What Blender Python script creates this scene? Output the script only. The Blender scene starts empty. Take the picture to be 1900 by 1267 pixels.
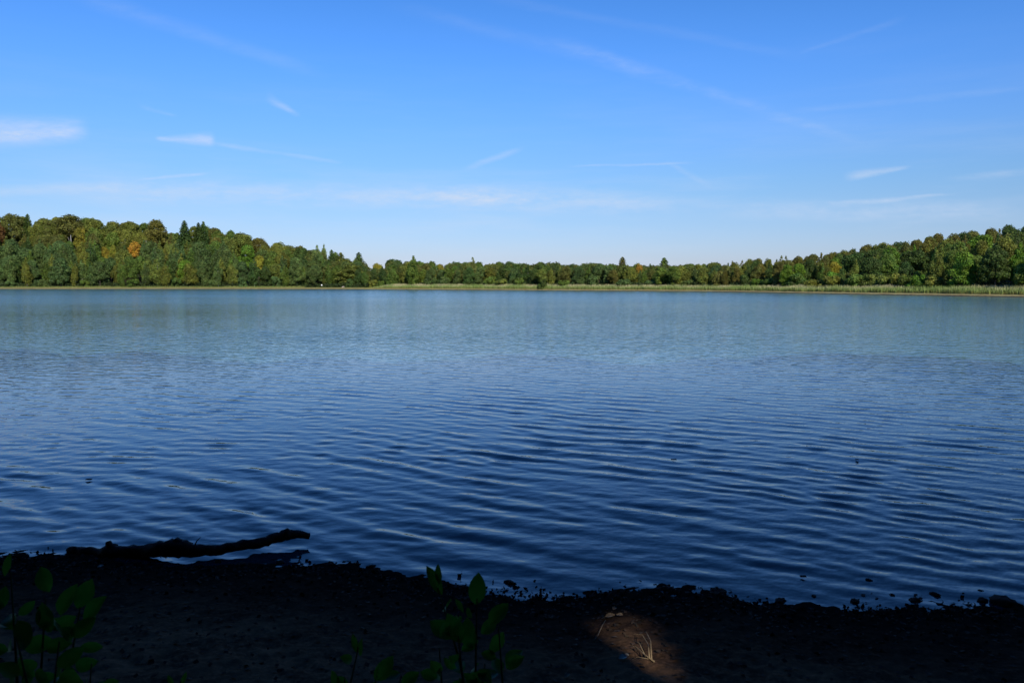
import bpy, math, random
import numpy as np
from mathutils import Vector, Matrix

scene = bpy.context.scene
R = math.radians
rng = np.random.default_rng(7)
random.seed(7)

# ------------------------------------------------------------------ camera
F = 1455.0                      # focal length in photograph pixels (1900 wide)
EYE = 2.8
PITCH = math.atan(107.5 / F)
cam_data = bpy.data.cameras.new("camera")
cam_data.sensor_width = 36.0
cam_data.lens = 36.0 * F / 1900.0
cam_data.clip_start = 0.05
cam_data.clip_end = 5000
cam_data.dof.use_dof = True
cam_data.dof.focus_distance = 60.0
cam_data.dof.aperture_fstop = 6.3
cam = bpy.data.objects.new("camera", cam_data)
scene.collection.objects.link(cam)
cam.location = (0, 0, EYE)
cam.rotation_euler = (math.pi / 2 - PITCH, 0, 0)
scene.camera = cam

def ray(px, py):
    a = (px - 950) / F; b = (633.5 - py) / F
    return Vector((a, math.cos(PITCH) + b * math.sin(PITCH), -math.sin(PITCH) + b * math.cos(PITCH)))
def at_z(px, py, z=0.0):
    r = ray(px, py); t = (z - EYE) / r.z
    return Vector((r.x * t, r.y * t, z))
def at_d(px, py, d):
    r = ray(px, py); t = d / r.y
    return Vector((r.x * t, d, EYE + r.z * t))

# ------------------------------------------------------------------ light
SUN_EL = R(30); SUN_ROT = R(164)      # behind the camera, to the right
SUN = Vector((math.sin(SUN_ROT) * math.cos(SUN_EL), math.cos(SUN_ROT) * math.cos(SUN_EL), math.sin(SUN_EL)))
sun_data = bpy.data.lights.new("sun", 'SUN')
sun_data.energy = 5.0
sun_data.angle = R(0.53)
sun_data.color = (1.0, 0.93, 0.80)
sun = bpy.data.objects.new("sun", sun_data)
scene.collection.objects.link(sun)
sun.rotation_euler = SUN.to_track_quat('Z', 'Y').to_euler()

world = bpy.data.worlds.new("World")
scene.world = world
world.use_nodes = True
wt = world.node_tree
wt.nodes.clear()
def N(t, kind, **kw):
    n = t.nodes.new(kind)
    for k, v in kw.items(): setattr(n, k, v)
    return n
def setin(t, sock, v):
    if isinstance(v, bpy.types.NodeSocket): t.links.new(v, sock)
    else: sock.default_value = v
def M(t, op, a, b=None, c=None, clamp=False):
    n = N(t, 'ShaderNodeMath', operation=op, use_clamp=clamp)
    setin(t, n.inputs[0], a)
    if b is not None: setin(t, n.inputs[1], b)
    if c is not None: setin(t, n.inputs[2], c)
    return n.outputs[0]
def MR(t, v, a, b, c=0.0, d=1.0, smooth=True):
    n = N(t, 'ShaderNodeMapRange', interpolation_type='SMOOTHSTEP' if smooth else 'LINEAR')
    setin(t, n.inputs[0], v)
    for i, q in enumerate((a, b, c, d)): setin(t, n.inputs[i + 1], q)
    return n.outputs[0]
def MIX(t, f, a, b, blend='MIX'):
    n = N(t, 'ShaderNodeMix', data_type='RGBA', blend_type=blend)
    setin(t, n.inputs[0], f); setin(t, n.inputs[6], a); setin(t, n.inputs[7], b)
    return n.outputs[2]
def NOISE(t, vec, scale, detail=2.0, rough=0.5, dist=0.0):
    n = N(t, 'ShaderNodeTexNoise')
    if vec is not None: t.links.new(vec, n.inputs['Vector'])
    n.inputs['Scale'].default_value = scale; n.inputs['Detail'].default_value = detail
    n.inputs['Roughness'].default_value = rough; n.inputs['Distortion'].default_value = dist
    return n.outputs[0]
def XYZ(t, v):
    n = N(t, 'ShaderNodeSeparateXYZ'); t.links.new(v, n.inputs[0]); return n.outputs
def COMB(t, x, y, z=0.0):
    n = N(t, 'ShaderNodeCombineXYZ')
    for i, q in enumerate((x, y, z)): setin(t, n.inputs[i], q)
    return n.outputs[0]

sky = N(wt, 'ShaderNodeTexSky', sky_type='NISHITA')
sky.sun_disc = False
sky.sun_elevation = SUN_EL; sky.sun_rotation = SUN_ROT
sky.altitude = 200; sky.air_density = 1.0; sky.dust_density = 0.6; sky.ozone_density = 2.5
wtc = N(wt, 'ShaderNodeTexCoord')
dx, dy, dz = XYZ(wt, wtc.outputs['Generated'])
ysafe = M(wt, 'MAXIMUM', dy, 0.05)
front = MR(wt, dy, 0.05, 0.3)
u = M(wt, 'DIVIDE', dx, ysafe); v = M(wt, 'DIVIDE', dz, ysafe)
def uv(px, py):
    r = ray(px, py); return r.x / r.y, r.z / r.y
uvn = COMB(wt, M(wt, 'MULTIPLY', u, 6.0), M(wt, 'MULTIPLY', v, 26.0))
n1 = NOISE(wt, uvn, 1.3, 5, 0.6)
n2 = NOISE(wt, COMB(wt, M(wt, 'MULTIPLY', u, 22.0), M(wt, 'MULTIPLY', v, 75.0), 3.0), 1.2, 5, 0.65)
wob = M(wt, 'MULTIPLY', M(wt, 'SUBTRACT', n1, 0.5), 0.012)
vw = M(wt, 'ADD', v, wob)
def wisp(p0, p1, w0, w1, alpha, end=0.15, nz=0.8):
    """a streak of cirrus from p0 to p1, given by directions; w = half widths in photograph pixels"""
    a = uv(*p0); b = uv(*p1); L = math.hypot(b[0] - a[0], b[1] - a[1])
    tx, ty = (b[0] - a[0]) / L, (b[1] - a[1]) / L
    du = M(wt, 'SUBTRACT', u, a[0]); dv = M(wt, 'SUBTRACT', vw, a[1])
    s = M(wt, 'DIVIDE', M(wt, 'ADD', M(wt, 'MULTIPLY', du, tx), M(wt, 'MULTIPLY', dv, ty)), L)
    q = M(wt, 'ABSOLUTE', M(wt, 'SUBTRACT', M(wt, 'MULTIPLY', dv, tx), M(wt, 'MULTIPLY', du, ty)))
    wd = M(wt, 'MULTIPLY_ADD', s, (w1 - w0) / F, w0 / F)
    wd = M(wt, 'MAXIMUM', wd, 0.0005)
    prof = MR(wt, M(wt, 'DIVIDE', q, wd), 1.0, 0.0)
    e = M(wt, 'MULTIPLY', MR(wt, s, 0.0, end), MR(wt, s, 1.0, 1.0 - end))
    nn = MR(wt, n2, 0.3, 0.7, 1.0 - nz, 1.0)
    return M(wt, 'MULTIPLY', M(wt, 'MULTIPLY', prof, e), M(wt, 'MULTIPLY', nn, alpha))
parts_ = [
    wisp((110, -20), (620, 145), 26, 16, 0.09, 0.2, 0.5),
    wisp((690, 0), (1250, 145), 18, 22, 0.06, 0.3, 0.5),
    wisp((980, 62), (1660, 285), 24, 13, 0.13, 0.25, 0.8),
    wisp((860, -12), (1520, 112), 14, 14, 0.05, 0.2, 0.5),
    wisp((1470, 104), (1690, 30), 6, 10, 0.06, 0.2, 0.5),
    wisp((1430, 210), (1950, 160), 9, 9, 0.08, 0.2, 0.5),
    wisp((-130, 248), (172, 241), 50, 26, 0.60, 0.14, 0.5),
    wisp((-60, 256), (150, 246), 18, 12, 0.35, 0.2, 0.7),
    wisp((285, 257), (402, 260), 6, 20, 0.62, 0.12, 0.5),
    wisp((385, 264), (640, 305), 8, 5, 0.24, 0.1, 0.6),
    wisp((490, 178), (560, 218), 13, 6, 0.34, 0.3, 0.6),
    wisp((250, 196), (335, 216), 6, 6, 0.14, 0.3, 0.5),
    wisp((850, 318), (980, 274), 8, 8, 0.26, 0.3, 0.5),
    wisp((1560, 328), (1698, 308), 14, 5, 0.48, 0.25, 0.5),
    wisp((1520, 380), (1785, 360), 7, 5, 0.42, 0.25, 0.5),
    wisp((1040, 309), (1300, 303), 4, 4, 0.24, 0.25, 0.5),
    wisp((240, 337), (400, 320), 4, 5, 0.34, 0.25, 0.5),
    wisp((-80, 358), (260, 345), 16, 14, 0.34, 0.2, 0.5),
    wisp((100, 352), (1080, 374), 38, 30, 0.42, 0.2, 0.7),
    wisp((700, 356), (1330, 388), 34, 36, 0.38, 0.3, 0.8),
    wisp((1250, 390), (1960, 394), 28, 28, 0.32, 0.3, 0.7),
    wisp((1230, 300), (1330, 350), 6, 10, 0.16, 0.3, 0.7),
    wisp((1740, 335), (1960, 315), 8, 12, 0.22, 0.3, 0.7),
]
cl = parts_[0]
for p_ in parts_[1:]: cl = M(wt, 'ADD', cl, p_)
cl = M(wt, 'MULTIPLY', cl, front)
veil = M(wt, 'MULTIPLY', MR(wt, NOISE(wt, COMB(wt, M(wt, 'MULTIPLY', dx, 3.0), dy, M(wt, 'MULTIPLY', dz, 24.0)), 1.6, 5, 0.6), 0.42, 0.8),
         M(wt, 'MULTIPLY', M(wt, 'ADD', MR(wt, dz, 0.32, 0.08, 0.0, 0.12), MR(wt, dz, 0.16, 0.07, 0.0, 0.14)), 1.0))
cl = M(wt, 'ADD', cl, veil, clamp=True)
hsv = N(wt, 'ShaderNodeHueSaturation'); hsv.inputs['Saturation'].default_value = 1.0
wt.links.new(sky.outputs[0], hsv.inputs['Color'])
ramp = N(wt, 'ShaderNodeValToRGB'); cr_ = ramp.color_ramp; cr_.interpolation = 'B_SPLINE'
while len(cr_.elements) > 1: cr_.elements.remove(cr_.elements[-1])
SKY_GRADE = [(0.0, (.78, .82, 1.25)), (0.04, (.75, .83, 1.22)), (0.09, (.69, .86, 1.18)), (0.13, (.66, .92, 1.25)), (0.18, (.66, 1.0, 1.5)), (0.26, (.54, 1.06, 1.8)), (0.34, (.46, .98, 1.66)), (0.45, (.32, .88, 1.62)), (0.7, (.18, .68, 1.5))]
for k_, (p_, c_) in enumerate(SKY_GRADE):
    e_ = cr_.elements[0] if k_ == 0 else cr_.elements.new(p_)
    e_.position = p_; e_.color = tuple(q / 2 for q in c_) + (1,)
wt.links.new(dz, ramp.inputs[0])
tint = MIX(wt, 1.0, hsv.outputs[0], ramp.outputs[0], 'MULTIPLY')
tint = MIX(wt, 1.0, tint, (2, 2, 2, 1), 'MULTIPLY')
skyc = MIX(wt, cl, tint, (6.2, 7.2, 9.0, 1))
bg = N(wt, 'ShaderNodeBackground'); bg.inputs['Strength'].default_value = 0.10
wt.links.new(skyc, bg.inputs[0])
wo = N(wt, 'ShaderNodeOutputWorld'); wt.links.new(bg.outputs[0], wo.inputs[0])

vs = scene.view_settings
vs.view_transform = 'Standard'; vs.look = 'None'; vs.gamma = 1.0; vs.use_curve_mapping = False
vs.exposure = 0.0
scene.render.engine = 'CYCLES'
scene.cycles.max_bounces = 6
scene.cycles.diffuse_bounces = 3
scene.cycles.glossy_bounces = 3
scene.cycles.transmission_bounces = 3
scene.cycles.caustics_reflective = False
scene.cycles.caustics_refractive = False

# ------------------------------------------------------------------ helpers
COL = scene.collection
def link_mesh(name, verts, faces, mat, parent=None, smooth=False, loc=None):
    me = bpy.data.meshes.new(name)
    verts = np.asarray(verts, dtype=np.float32)
    if isinstance(faces, np.ndarray):
        k = faces.shape[1]
        me.vertices.add(len(verts)); me.vertices.foreach_set('co', verts.ravel())
        me.loops.add(faces.size); me.loops.foreach_set('vertex_index', faces.astype(np.int32).ravel())
        me.polygons.add(len(faces))
        me.polygons.foreach_set('loop_start', np.arange(0, faces.size, k, dtype=np.int32))
        me.polygons.foreach_set('loop_total', np.full(len(faces), k, dtype=np.int32))
        me.update(calc_edges=True)
    else:
        me.from_pydata([tuple(map(float, q)) for q in verts], [], faces)
    if smooth: me.polygons.foreach_set('use_smooth', np.ones(len(me.polygons), dtype=bool))
    me.materials.append(mat)
    me.update()
    o = bpy.data.objects.new(name, me)
    COL.objects.link(o)
    if parent is not None: o.parent = parent
    if loc is not None: o.location = loc
    return o
def tag(o, label=None, cat=None, group=None, kind=None):
    if label: o['label'] = label
    if cat: o['category'] = cat
    if group: o['group'] = group
    if kind: o['kind'] = kind
    return o
def empty(name, loc=(0, 0, 0), rz=0.0):
    o = bpy.data.objects.new(name, None); COL.objects.link(o)
    o.location = loc; o.rotation_euler = (0, 0, rz); return o
def tube(points, radii, n=8, caps=True, jitter=0.0, rg=None):
    """returns verts, faces (quads as lists) of a tapered tube"""
    pts = [Vector(p) for p in points]; V = []; Fc = []
    up = Vector((0.13, 0.21, 0.97))
    for i, p in enumerate(pts):
        d = (pts[min(i + 1, len(pts) - 1)] - pts[max(i - 1, 0)]).normalized()
        a = d.cross(up)
        if a.length < 0.15: a = d.cross(Vector((1, 0, 0)))
        a.normalize(); b = d.cross(a)
        for k in range(n):
            t = 2 * math.pi * k / n
            r = radii[i] * (1 + (rg.uniform(-jitter, jitter) if rg else 0))
            V.append(p + a * math.cos(t) * r + b * math.sin(t) * r)
    for i in range(len(pts) - 1):
        for k in range(n):
            k2 = (k + 1) % n
            Fc.append((i * n + k, i * n + k2, (i + 1) * n + k2, (i + 1) * n + k))
    if caps:
        Fc.append(tuple(range(n - 1, -1, -1))); Fc.append(tuple((len(pts) - 1) * n + k for k in range(n)))
    return V, Fc
class Acc:
    def __init__(s): s.v = []; s.f = []
    def add(s, vf):
        b = len(s.v); s.v += list(vf[0]); s.f += [tuple(b + i for i in q) for q in vf[1]]

def material(name):
    m = bpy.data.materials.new(name); m.use_nodes = True
    t = m.node_tree; t.nodes.clear()
    out = N(t, 'ShaderNodeOutputMaterial'); b = N(t, 'ShaderNodeBsdfPrincipled')
    t.links.new(b.outputs[0], out.inputs[0])
    return m, t, b, out

# ------------------------------------------------------------------ materials
def foliage_mat(name, translucent=0.38, use_obj=True, col=(0.06, 0.1, 0.02, 1), scale=0.35, rough=0.6):
    m, t, b, out = material(name)
    if use_obj:
        oi = N(t, 'ShaderNodeObjectInfo'); base = oi.outputs['Color']; rnd = oi.outputs['Random']
    else:
        rgb = N(t, 'ShaderNodeRGB'); rgb.outputs[0].default_value = col; base = rgb.outputs[0]; rnd = None
    geo = N(t, 'ShaderNodeNewGeometry')
    isl = geo.outputs['Random Per Island']
    nz = NOISE(t, geo.outputs['Position'], scale, 3, 0.6)
    k = M(t, 'MULTIPLY', MR(t, isl, 0, 1, 0.55, 1.5, False), MR(t, nz, 0.3, 0.7, 0.7, 1.35))
    c = MIX(t, 1.0, base, COMB(t, k, k, k), 'MULTIPLY')
    hs = N(t, 'ShaderNodeHueSaturation')
    t.links.new(MR(t, NOISE(t, geo.outputs['Position'], scale * 1.7, 2, 0.5), 0.3, 0.7, 0.485, 0.515), hs.inputs['Hue'])
    t.links.new(c, hs.inputs['Color'])
    t.links.new(hs.outputs[0], b.inputs['Base Color'])
    b.inputs['Roughness'].default_value = rough
    b.inputs['Specular IOR Level'].default_value = 0.25
    tr = N(t, 'ShaderNodeBsdfTranslucent'); t.links.new(hs.outputs[0], tr.inputs[0])
    mx = N(t, 'ShaderNodeMixShader'); mx.inputs[0].default_value = translucent
    t.links.new(b.outputs[0], mx.inputs[1]); t.links.new(tr.outputs[0], mx.inputs[2]); t.links.new(mx.outputs[0], out.inputs[0])
    return m
MAT_FOL = foliage_mat("foliage")
MAT_NEARLEAF = foliage_mat("near_leaf", 0.5, False, (0.034, 0.118, 0.012, 1), 6.0, 0.45)
MAT_REED = foliage_mat("reed", 0.25, False, (0.16, 0.19, 0.055, 1), 0.25)

def simple_noise_mat(name, c1, c2, scale, rough=0.9, bump=0.0, bscale=None, stretch=None):
    m, t, b, out = material(name)
    b.inputs['Specular IOR Level'].default_value = 0.12
    tc = N(t, 'ShaderNodeTexCoord'); vec = tc.outputs['Object']
    if stretch:
        mp = N(t, 'ShaderNodeMapping'); mp.inputs['Scale'].default_value = stretch
        t.links.new(vec, mp.inputs[0]); vec = mp.outputs[0]
    nz = NOISE(t, vec, scale, 5, 0.6)
    t.links.new(MIX(t, MR(t, nz, 0.3, 0.7), c1, c2), b.inputs['Base Color'])
    b.inputs['Roughness'].default_value = rough
    if bump:
        bp = N(t, 'ShaderNodeBump'); bp.inputs['Strength'].default_value = bump; bp.inputs['Distance'].default_value = 0.02
        t.links.new(NOISE(t, vec, bscale or scale * 3, 4, 0.6), bp.inputs['Height']); t.links.new(bp.outputs[0], b.inputs['Normal'])
    return m
MAT_BARK = simple_noise_mat("bark", (0.06, 0.045, 0.03, 1), (0.13, 0.11, 0.085, 1), 3.0, 0.9, 0.4)
MAT_BIRCH = simple_noise_mat("birch_bark", (0.25, 0.23, 0.2, 1), (0.6, 0.58, 0.53, 1), 3.0, 0.8)
MAT_LOG = simple_noise_mat("wet_wood", (0.010, 0.008, 0.007, 1), (0.03, 0.023, 0.018, 1), 9.0, 0.7, 0.9, 25, (1, 1, 1))
MAT_TWIG = simple_noise_mat("dry_twig", (0.13, 0.095, 0.06, 1), (0.22, 0.165, 0.10, 1), 20.0, 0.8, 0.3)
MAT_STEM = simple_noise_mat("green_stem", (0.02, 0.05, 0.012, 1), (0.04, 0.06, 0.02, 1), 20.0, 0.7)
MAT_CLOD = simple_noise_mat("wet_clod", (0.008, 0.007, 0.005, 1), (0.022, 0.017, 0.012, 1), 14.0, 0.85, 0.6)
MAT_SHELL = simple_noise_mat("pale_shell", (0.24, 0.21, 0.16, 1), (0.36, 0.32, 0.25, 1), 30.0, 0.6)
MAT_DEADLEAF = foliage_mat("dead_leaf", 0.1, False, (0.036, 0.024, 0.016, 1), 6.0, 1.0)
MAT_TENT = simple_noise_mat("tent_cloth", (0.50, 0.40, 0.36, 1), (0.62, 0.50, 0.46, 1), 1.0, 0.8)
MAT_OPENING_SHADE = simple_noise_mat("opening_shade", (0.02, 0.02, 0.03, 1), (0.04, 0.03, 0.04, 1), 1.0, 0.9)
MAT_WHITE = simple_noise_mat("white_paint", (0.72, 0.72, 0.7, 1), (0.8, 0.8, 0.78, 1), 3.0, 0.6)
MAT_YELLOWCLOTH = simple_noise_mat("yellow_cloth", (0.5, 0.42, 0.12, 1), (0.6, 0.52, 0.2, 1), 3.0, 0.8)

# forest floor / terrain
mt_, t, b, out = material("forest_floor"); MAT_TERRAIN = mt_
g = N(t, 'ShaderNodeNewGeometry')
nz = NOISE(t, g.outputs['Position'], 0.12, 6, 0.6)
t.links.new(MIX(t, MR(t, nz, 0.35, 0.65), (0.030, 0.028, 0.014, 1), (0.028, 0.042, 0.012, 1)), b.inputs['Base Color'])
b.inputs['Roughness'].default_value = 1.0; b.inputs['Specular IOR Level'].default_value = 0.1
# far bank: wet foot painted dark for waterline reflection, tan dried mud, grass above
mt_, t, b, out = material("bank_soil"); MAT_BANK = mt_
g = N(t, 'ShaderNodeNewGeometry'); bx_, by_, bz_ = XYZ(t, g.outputs['Position'])
nz = NOISE(t, g.outputs['Position'], 0.25, 5, 0.6); nf = NOISE(t, g.outputs['Position'], 1.3, 4, 0.6)
hz = M(t, 'MULTIPLY_ADD', M(t, 'SUBTRACT', nf, 0.5), 0.25, bz_)
c = MIX(t, MR(t, hz, 0.10, 0.22), (0.035, 0.026, 0.02, 1), MIX(t, MR(t, nz, 0.35, 0.65), (0.30, 0.265, 0.115, 1), (0.24, 0.19, 0.08, 1)))
c = MIX(t, MR(t, hz, 0.55, 0.8), c, MIX(t, nz, (0.08, 0.10, 0.025, 1), (0.14, 0.14, 0.045, 1)))
t.links.new(c, b.inputs['Base Color']); b.inputs['Roughness'].default_value = 0.95; b.inputs['Specular IOR Level'].default_value = 0.15
# near bank: dark mud and leaf mould
mt_, t, b, out = material("bank_mud"); MAT_MUD = mt_
g = N(t, 'ShaderNodeNewGeometry'); _, _, mz = XYZ(t, g.outputs['Position'])
nz = NOISE(t, g.outputs['Position'], 2.2, 6, 0.65); nf = NOISE(t, g.outputs['Position'], 26, 5, 0.7)
c = MIX(t, MR(t, nz, 0.35, 0.65), (0.014, 0.009, 0.007, 1), (0.031, 0.020, 0.014, 1))
c = MIX(t, MR(t, nf, 0.40, 0.75), c, (0.048, 0.028, 0.020, 1))
c = MIX(t, MR(t, mz, 0.12, 0.40), c, MIX(t, 1.0, c, (4.0, 3.8, 3.2, 1), 'MULTIPLY'))   # drier, paler soil higher up; sunspot brightness also lifted by this colour
c = MIX(t, MR(t, M(t, 'MULTIPLY_ADD', M(t, 'SUBTRACT', nz, 0.5), 0.1, mz), 0.16, 0.03), c, (0.014, 0.011, 0.009, 1))
t.links.new(c, b.inputs['Base Color']); b.inputs['Roughness'].default_value = 0.95; b.inputs['Specular IOR Level'].default_value = 0.0
bp = N(t, 'ShaderNodeBump'); bp.inputs['Strength'].default_value = 0.45; bp.inputs['Distance'].default_value = 0.012
t.links.new(nf, bp.inputs['Height']); t.links.new(bp.outputs[0], b.inputs['Normal'])

# ------------------------------------------------------------------ shoreline
SH = [(0, 388), (300, 388), (600, 381), (700, 366), (850, 340), (1000, 313), (1150, 292), (1300, 269), (1400, 246), (1500, 218), (1600, 200), (1700, 184), (1800, 170), (1900, 159)]
def wx(px, d): return (px - 950) / F * d
far_pts = [(wx(-350, 384), 384), (wx(-150, 388), 388)] + [(wx(p, d), d) for p, d in SH] + [(wx(2020, 143), 143), (wx(2150, 122), 122)]
near_wl = [(-8.0, 8.5)] + [tuple(at_z(px, py)[:2]) for px, py in ((0, 1036), (180, 1040), (350, 1046), (480, 1042), (600, 1052), (720, 1066), (820, 1078), (950, 1100), (1060, 1104), (1170, 1098), (1300, 1100), (1400, 1116), (1560, 1124), (1750, 1128), (1900, 1126))] + [(8.0, 6.2)]
poly = far_pts + [(112, 80), (100, 35), (60, 10), (25, 5.5)] + near_wl[::-1] + [(-25, 10), (-80, 16), (-200, 50), (-310, 130), (-350, 260)]
P = np.array(poly)
def sdf(x, y):
    """signed distance to the lake outline, negative on the water"""
    x = np.asarray(x, float); y = np.asarray(y, float)
    dmin = np.full(x.shape, 1e9); inside = np.zeros(x.shape, bool)
    for i in range(len(P)):
        a = P[i]; b2 = P[(i + 1) % len(P)]
        ex, ey = b2 - a; L2 = ex * ex + ey * ey
        tt = np.clip(((x - a[0]) * ex + (y - a[1]) * ey) / L2, 0, 1)
        dmin = np.minimum(dmin, np.hypot(x - a[0] - tt * ex, y - a[1] - tt * ey))
        cond = ((a[1] > y) != (b2[1] > y))
        with np.errstate(divide='ignore', invalid='ignore'):
            xi = a[0] + (y - a[1]) * ex / (ey if ey != 0 else 1e-9)
        inside ^= cond & (x < xi)
    return np.where(inside, -dmin, dmin)

# tree-top line of the photograph and the distance of the crest, per bearing
TPX = [-300, 0, 60, 140, 200, 300, 380, 450, 500, 560, 600, 660, 740, 850, 950, 1050, 1150, 1250, 1320, 1400, 1500, 1560, 1620, 1700, 1760, 1830, 1900, 2100]
TPY = [398, 403, 404, 402, 410, 415, 422, 431, 447, 458, 467, 476, 483, 489, 488, 490, 491, 492, 490, 479, 467, 457, 444, 432, 426, 416, 412, 401]
def T_of(px): return np.interp(px, TPX, TPY)
def Ds_of(px): return np.interp(px, [p for p, _ in SH], [d for _, d in SH])
def Dc_of(px): return np.interp(px, [0, 450, 600, 700, 1300, 1500, 1900], [500, 480, 450, 420, 350, 320, 300])
def H_of(px): return np.interp(px, [0, 450, 600, 750, 1300, 1500, 1900], [19, 18, 16, 13.5, 11.5, 12.5, 14])
def vnoise(x, y, s, seed=0):
    """cheap smooth noise"""
    r = np.random.default_rng(seed); out_ = np.zeros(np.shape(x))
    for k in range(7):
        a = r.uniform(0, 2 * np.pi); f = s * r.uniform(0.6, 1.8); out_ = out_ + np.sin((x * np.cos(a) + y * np.sin(a)) * f + r.uniform(0, 6.28))
    return out_ / 4.0
def ground_h(x, y):
    x = np.asarray(x, float); y = np.asarray(y, float)
    s = sdf(x, y)
    px = 950 + F * x / np.maximum(y, 20)
    Ds = Ds_of(px); Dc = Dc_of(px); T = T_of(px)
    Gc = np.maximum((526 - T) / F * Dc + EYE - H_of(px) * 0.97, 1.0)
    tt = np.clip((s - 10) / np.maximum(Dc - Ds - 10, 20) , 0, 1.15)
    hill = 0.7 + Gc * (tt * tt * (3 - 2 * np.minimum(tt, 1)) * 0.5 + 0.5 * tt)
    near = 0.9 + np.clip(s, 0, 60) * 0.10
    w = np.clip((y - 70) / 60, 0, 1) * np.clip((np.abs(px - 950) < 1600) * 1.0, 0, 1)
    h = hill * w + near * (1 - w)
    h = h + np.clip(s / 40, 0, 1) * vnoise(x, y, 0.06, 3) * 0.7
    return np.where(s < 7, -0.35 + np.clip(s, -20, 0) * 0.12 + np.clip((s - 4) / 3, 0, 1) * 1.0, h)

# big terrain sheet
xs = np.concatenate([np.linspace(-2500, -450, 12)[:-1], np.arange(-450, 381, 5.0), np.linspace(380, 2500, 12)[1:]])
ys = np.concatenate([np.linspace(-1500, -60, 8)[:-1], np.arange(-60, 641, 5.0), np.linspace(640, 3500, 12)[1:]])
X, Y = np.meshgrid(xs, ys)
Z = ground_h(X, Y)
# outside the wood the land simply carries on, a little lower than the crest
nearzone = (np.abs(X) < 22) & (Y < 16) & (Y > -14)
Z = np.where(nearzone, np.minimum(Z, -0.6), Z)
Z = np.where(np.hypot(X, Y) > 700, np.minimum(Z, 6.0), Z)
def grid_faces(nr, nc):
    i = np.arange(nr * nc).reshape(nr, nc)
    return np.stack([i[:-1, :-1], i[:-1, 1:], i[1:, 1:], i[1:, :-1]], -1).reshape(-1, 4)
o = link_mesh("terrain", np.stack([X, Y, Z], -1).reshape(-1, 3), grid_faces(*X.shape), MAT_TERRAIN, smooth=True)
tag(o, "wooded rising ground around the lake under the trees", kind='structure')

# far bank strip
def resample(pts, step):
    pts = np.array(pts); seg = np.hypot(*np.diff(pts, axis=0).T); cum = np.r_[0, np.cumsum(seg)]
    s = np.arange(0, cum[-1], step); return np.stack([np.interp(s, cum, pts[:, 0]), np.interp(s, cum, pts[:, 1])], -1)
line = resample(far_pts + [(112, 80), (100, 35)], 1.5)
# soften corners
for _ in range(14): line[1:-1] = (line[:-2] + line[1:-1] * 2 + line[2:]) / 4
tan_ = np.gradient(line, axis=0); tan_ /= np.linalg.norm(tan_, axis=1)[:, None]
nrm = np.stack([-tan_[:, 1], tan_[:, 0]], -1)       # away from the water
cum = np.arange(len(line)) * 1.5
lpx = 950 + F * line[:, 0] / line[:, 1]
wig = 0.9 * vnoise(cum, cum * 0, 0.12, 5) + 0.35 * vnoise(cum, cum * 0, 0.7, 6)
prof = [(-3.0, -0.5), (-0.6, -0.06), (0.0, 0.03), (0.7, 0.16), (1.6, 0.34), (2.6, 0.50), (4.2, 0.62), (7, 0.72), (11, 0.85), (16, 0.9), (20, 0.4)]
VV = []
for j, (sj, zj) in enumerate(prof):
    p_ = line + nrm * (sj + wig[:, None] * (1 if j < 8 else 0.5))
    zz = zj + 0.05 * vnoise(cum, cum * 0 + j * 3.0, 1.1, 9 + j) * (1 if zj > 0.1 else 0)
    VV.append(np.c_[p_, zz])
VV = np.array(VV)
o = link_mesh("lake_bank", VV.reshape(-1, 3), grid_faces(VV.shape[0], VV.shape[1])[:, ::-1], MAT_BANK, smooth=True)
tag(o, "tan muddy far bank running round the lake below the trees", kind='structure')

# ------------------------------------------------------------------ near bank
gx = np.arange(-20, 20.01, 0.2)
gx = np.unique(np.round(np.concatenate([np.arange(-20, -5.6, 0.25), np.arange(-5.6, 5.6, 0.03), np.arange(5.6, 20.1, 0.25)]), 3))
gy = np.unique(np.round(np.concatenate([np.arange(-12, 3.0, 0.25), np.arange(3.0, 8.8, 0.03), np.arange(8.8, 12, 0.4)]), 3))
NX, NY = np.meshgrid(gx, gy)
wlx = np.array([-40, -20] + [p[0] for p in near_wl] + [20, 40]); wly = np.array([11, 9.8] + [p[1] for p in near_wl] + [5.6, 6])
def near_h(x, y, fine=True):
    yw = np.interp(x, wlx, wly)
    s = yw - y
    h = np.where(s > 0, 0.15 * s, 0.10 * s)
    h = np.minimum(h, 1.15 + 0.03 * np.clip(s - 7, 0, 99))
    h = h + 0.018 * vnoise(x, y, 2.3, 21) + 0.010 * vnoise(x, y, 7.0, 22)
    if fine: h = h + 0.009 * vnoise(x, y, 21.0, 23) + 0.006 * vnoise(x, y, 47.0, 24) + 0.007 * np.abs(vnoise(x, y, 33.0, 26))
    return h
NZ = near_h(NX, NY) + rng.uniform(-0.004, 0.004, NX.shape)
o = link_mesh("shore", np.stack([NX, NY, NZ], -1).reshape(-1, 3), grid_faces(*NX.shape), MAT_MUD, smooth=True)
tag(o, "dark muddy near bank in tree shade at the water's edge", kind='structure')

# ------------------------------------------------------------------ water
# fan-shaped grid round a point on the near bank: fine where ripples are close, coarse far out
ang = np.concatenate([np.linspace(R(-100), R(-40), 60)[:-1], np.linspace(R(-40), R(40), 760), np.linspace(R(40), R(100), 60)[1:]])
rad = [4.2]
while rad[-1] < 45: rad.append(rad[-1] * 1.0033 + 0.002)
while rad[-1] < 640: rad.append(rad[-1] * 1.03)
rad = np.array(rad)
A_, R_ = np.meshgrid(ang, rad)
WX = R_ * np.sin(A_); WY = R_ * np.cos(A_)
cell = np.where(R_ < 45, np.maximum(R_ * 0.0035, 0.012), R_ * 0.04)
WZ = np.zeros_like(WX)
wr = np.random.default_rng(11)
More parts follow.
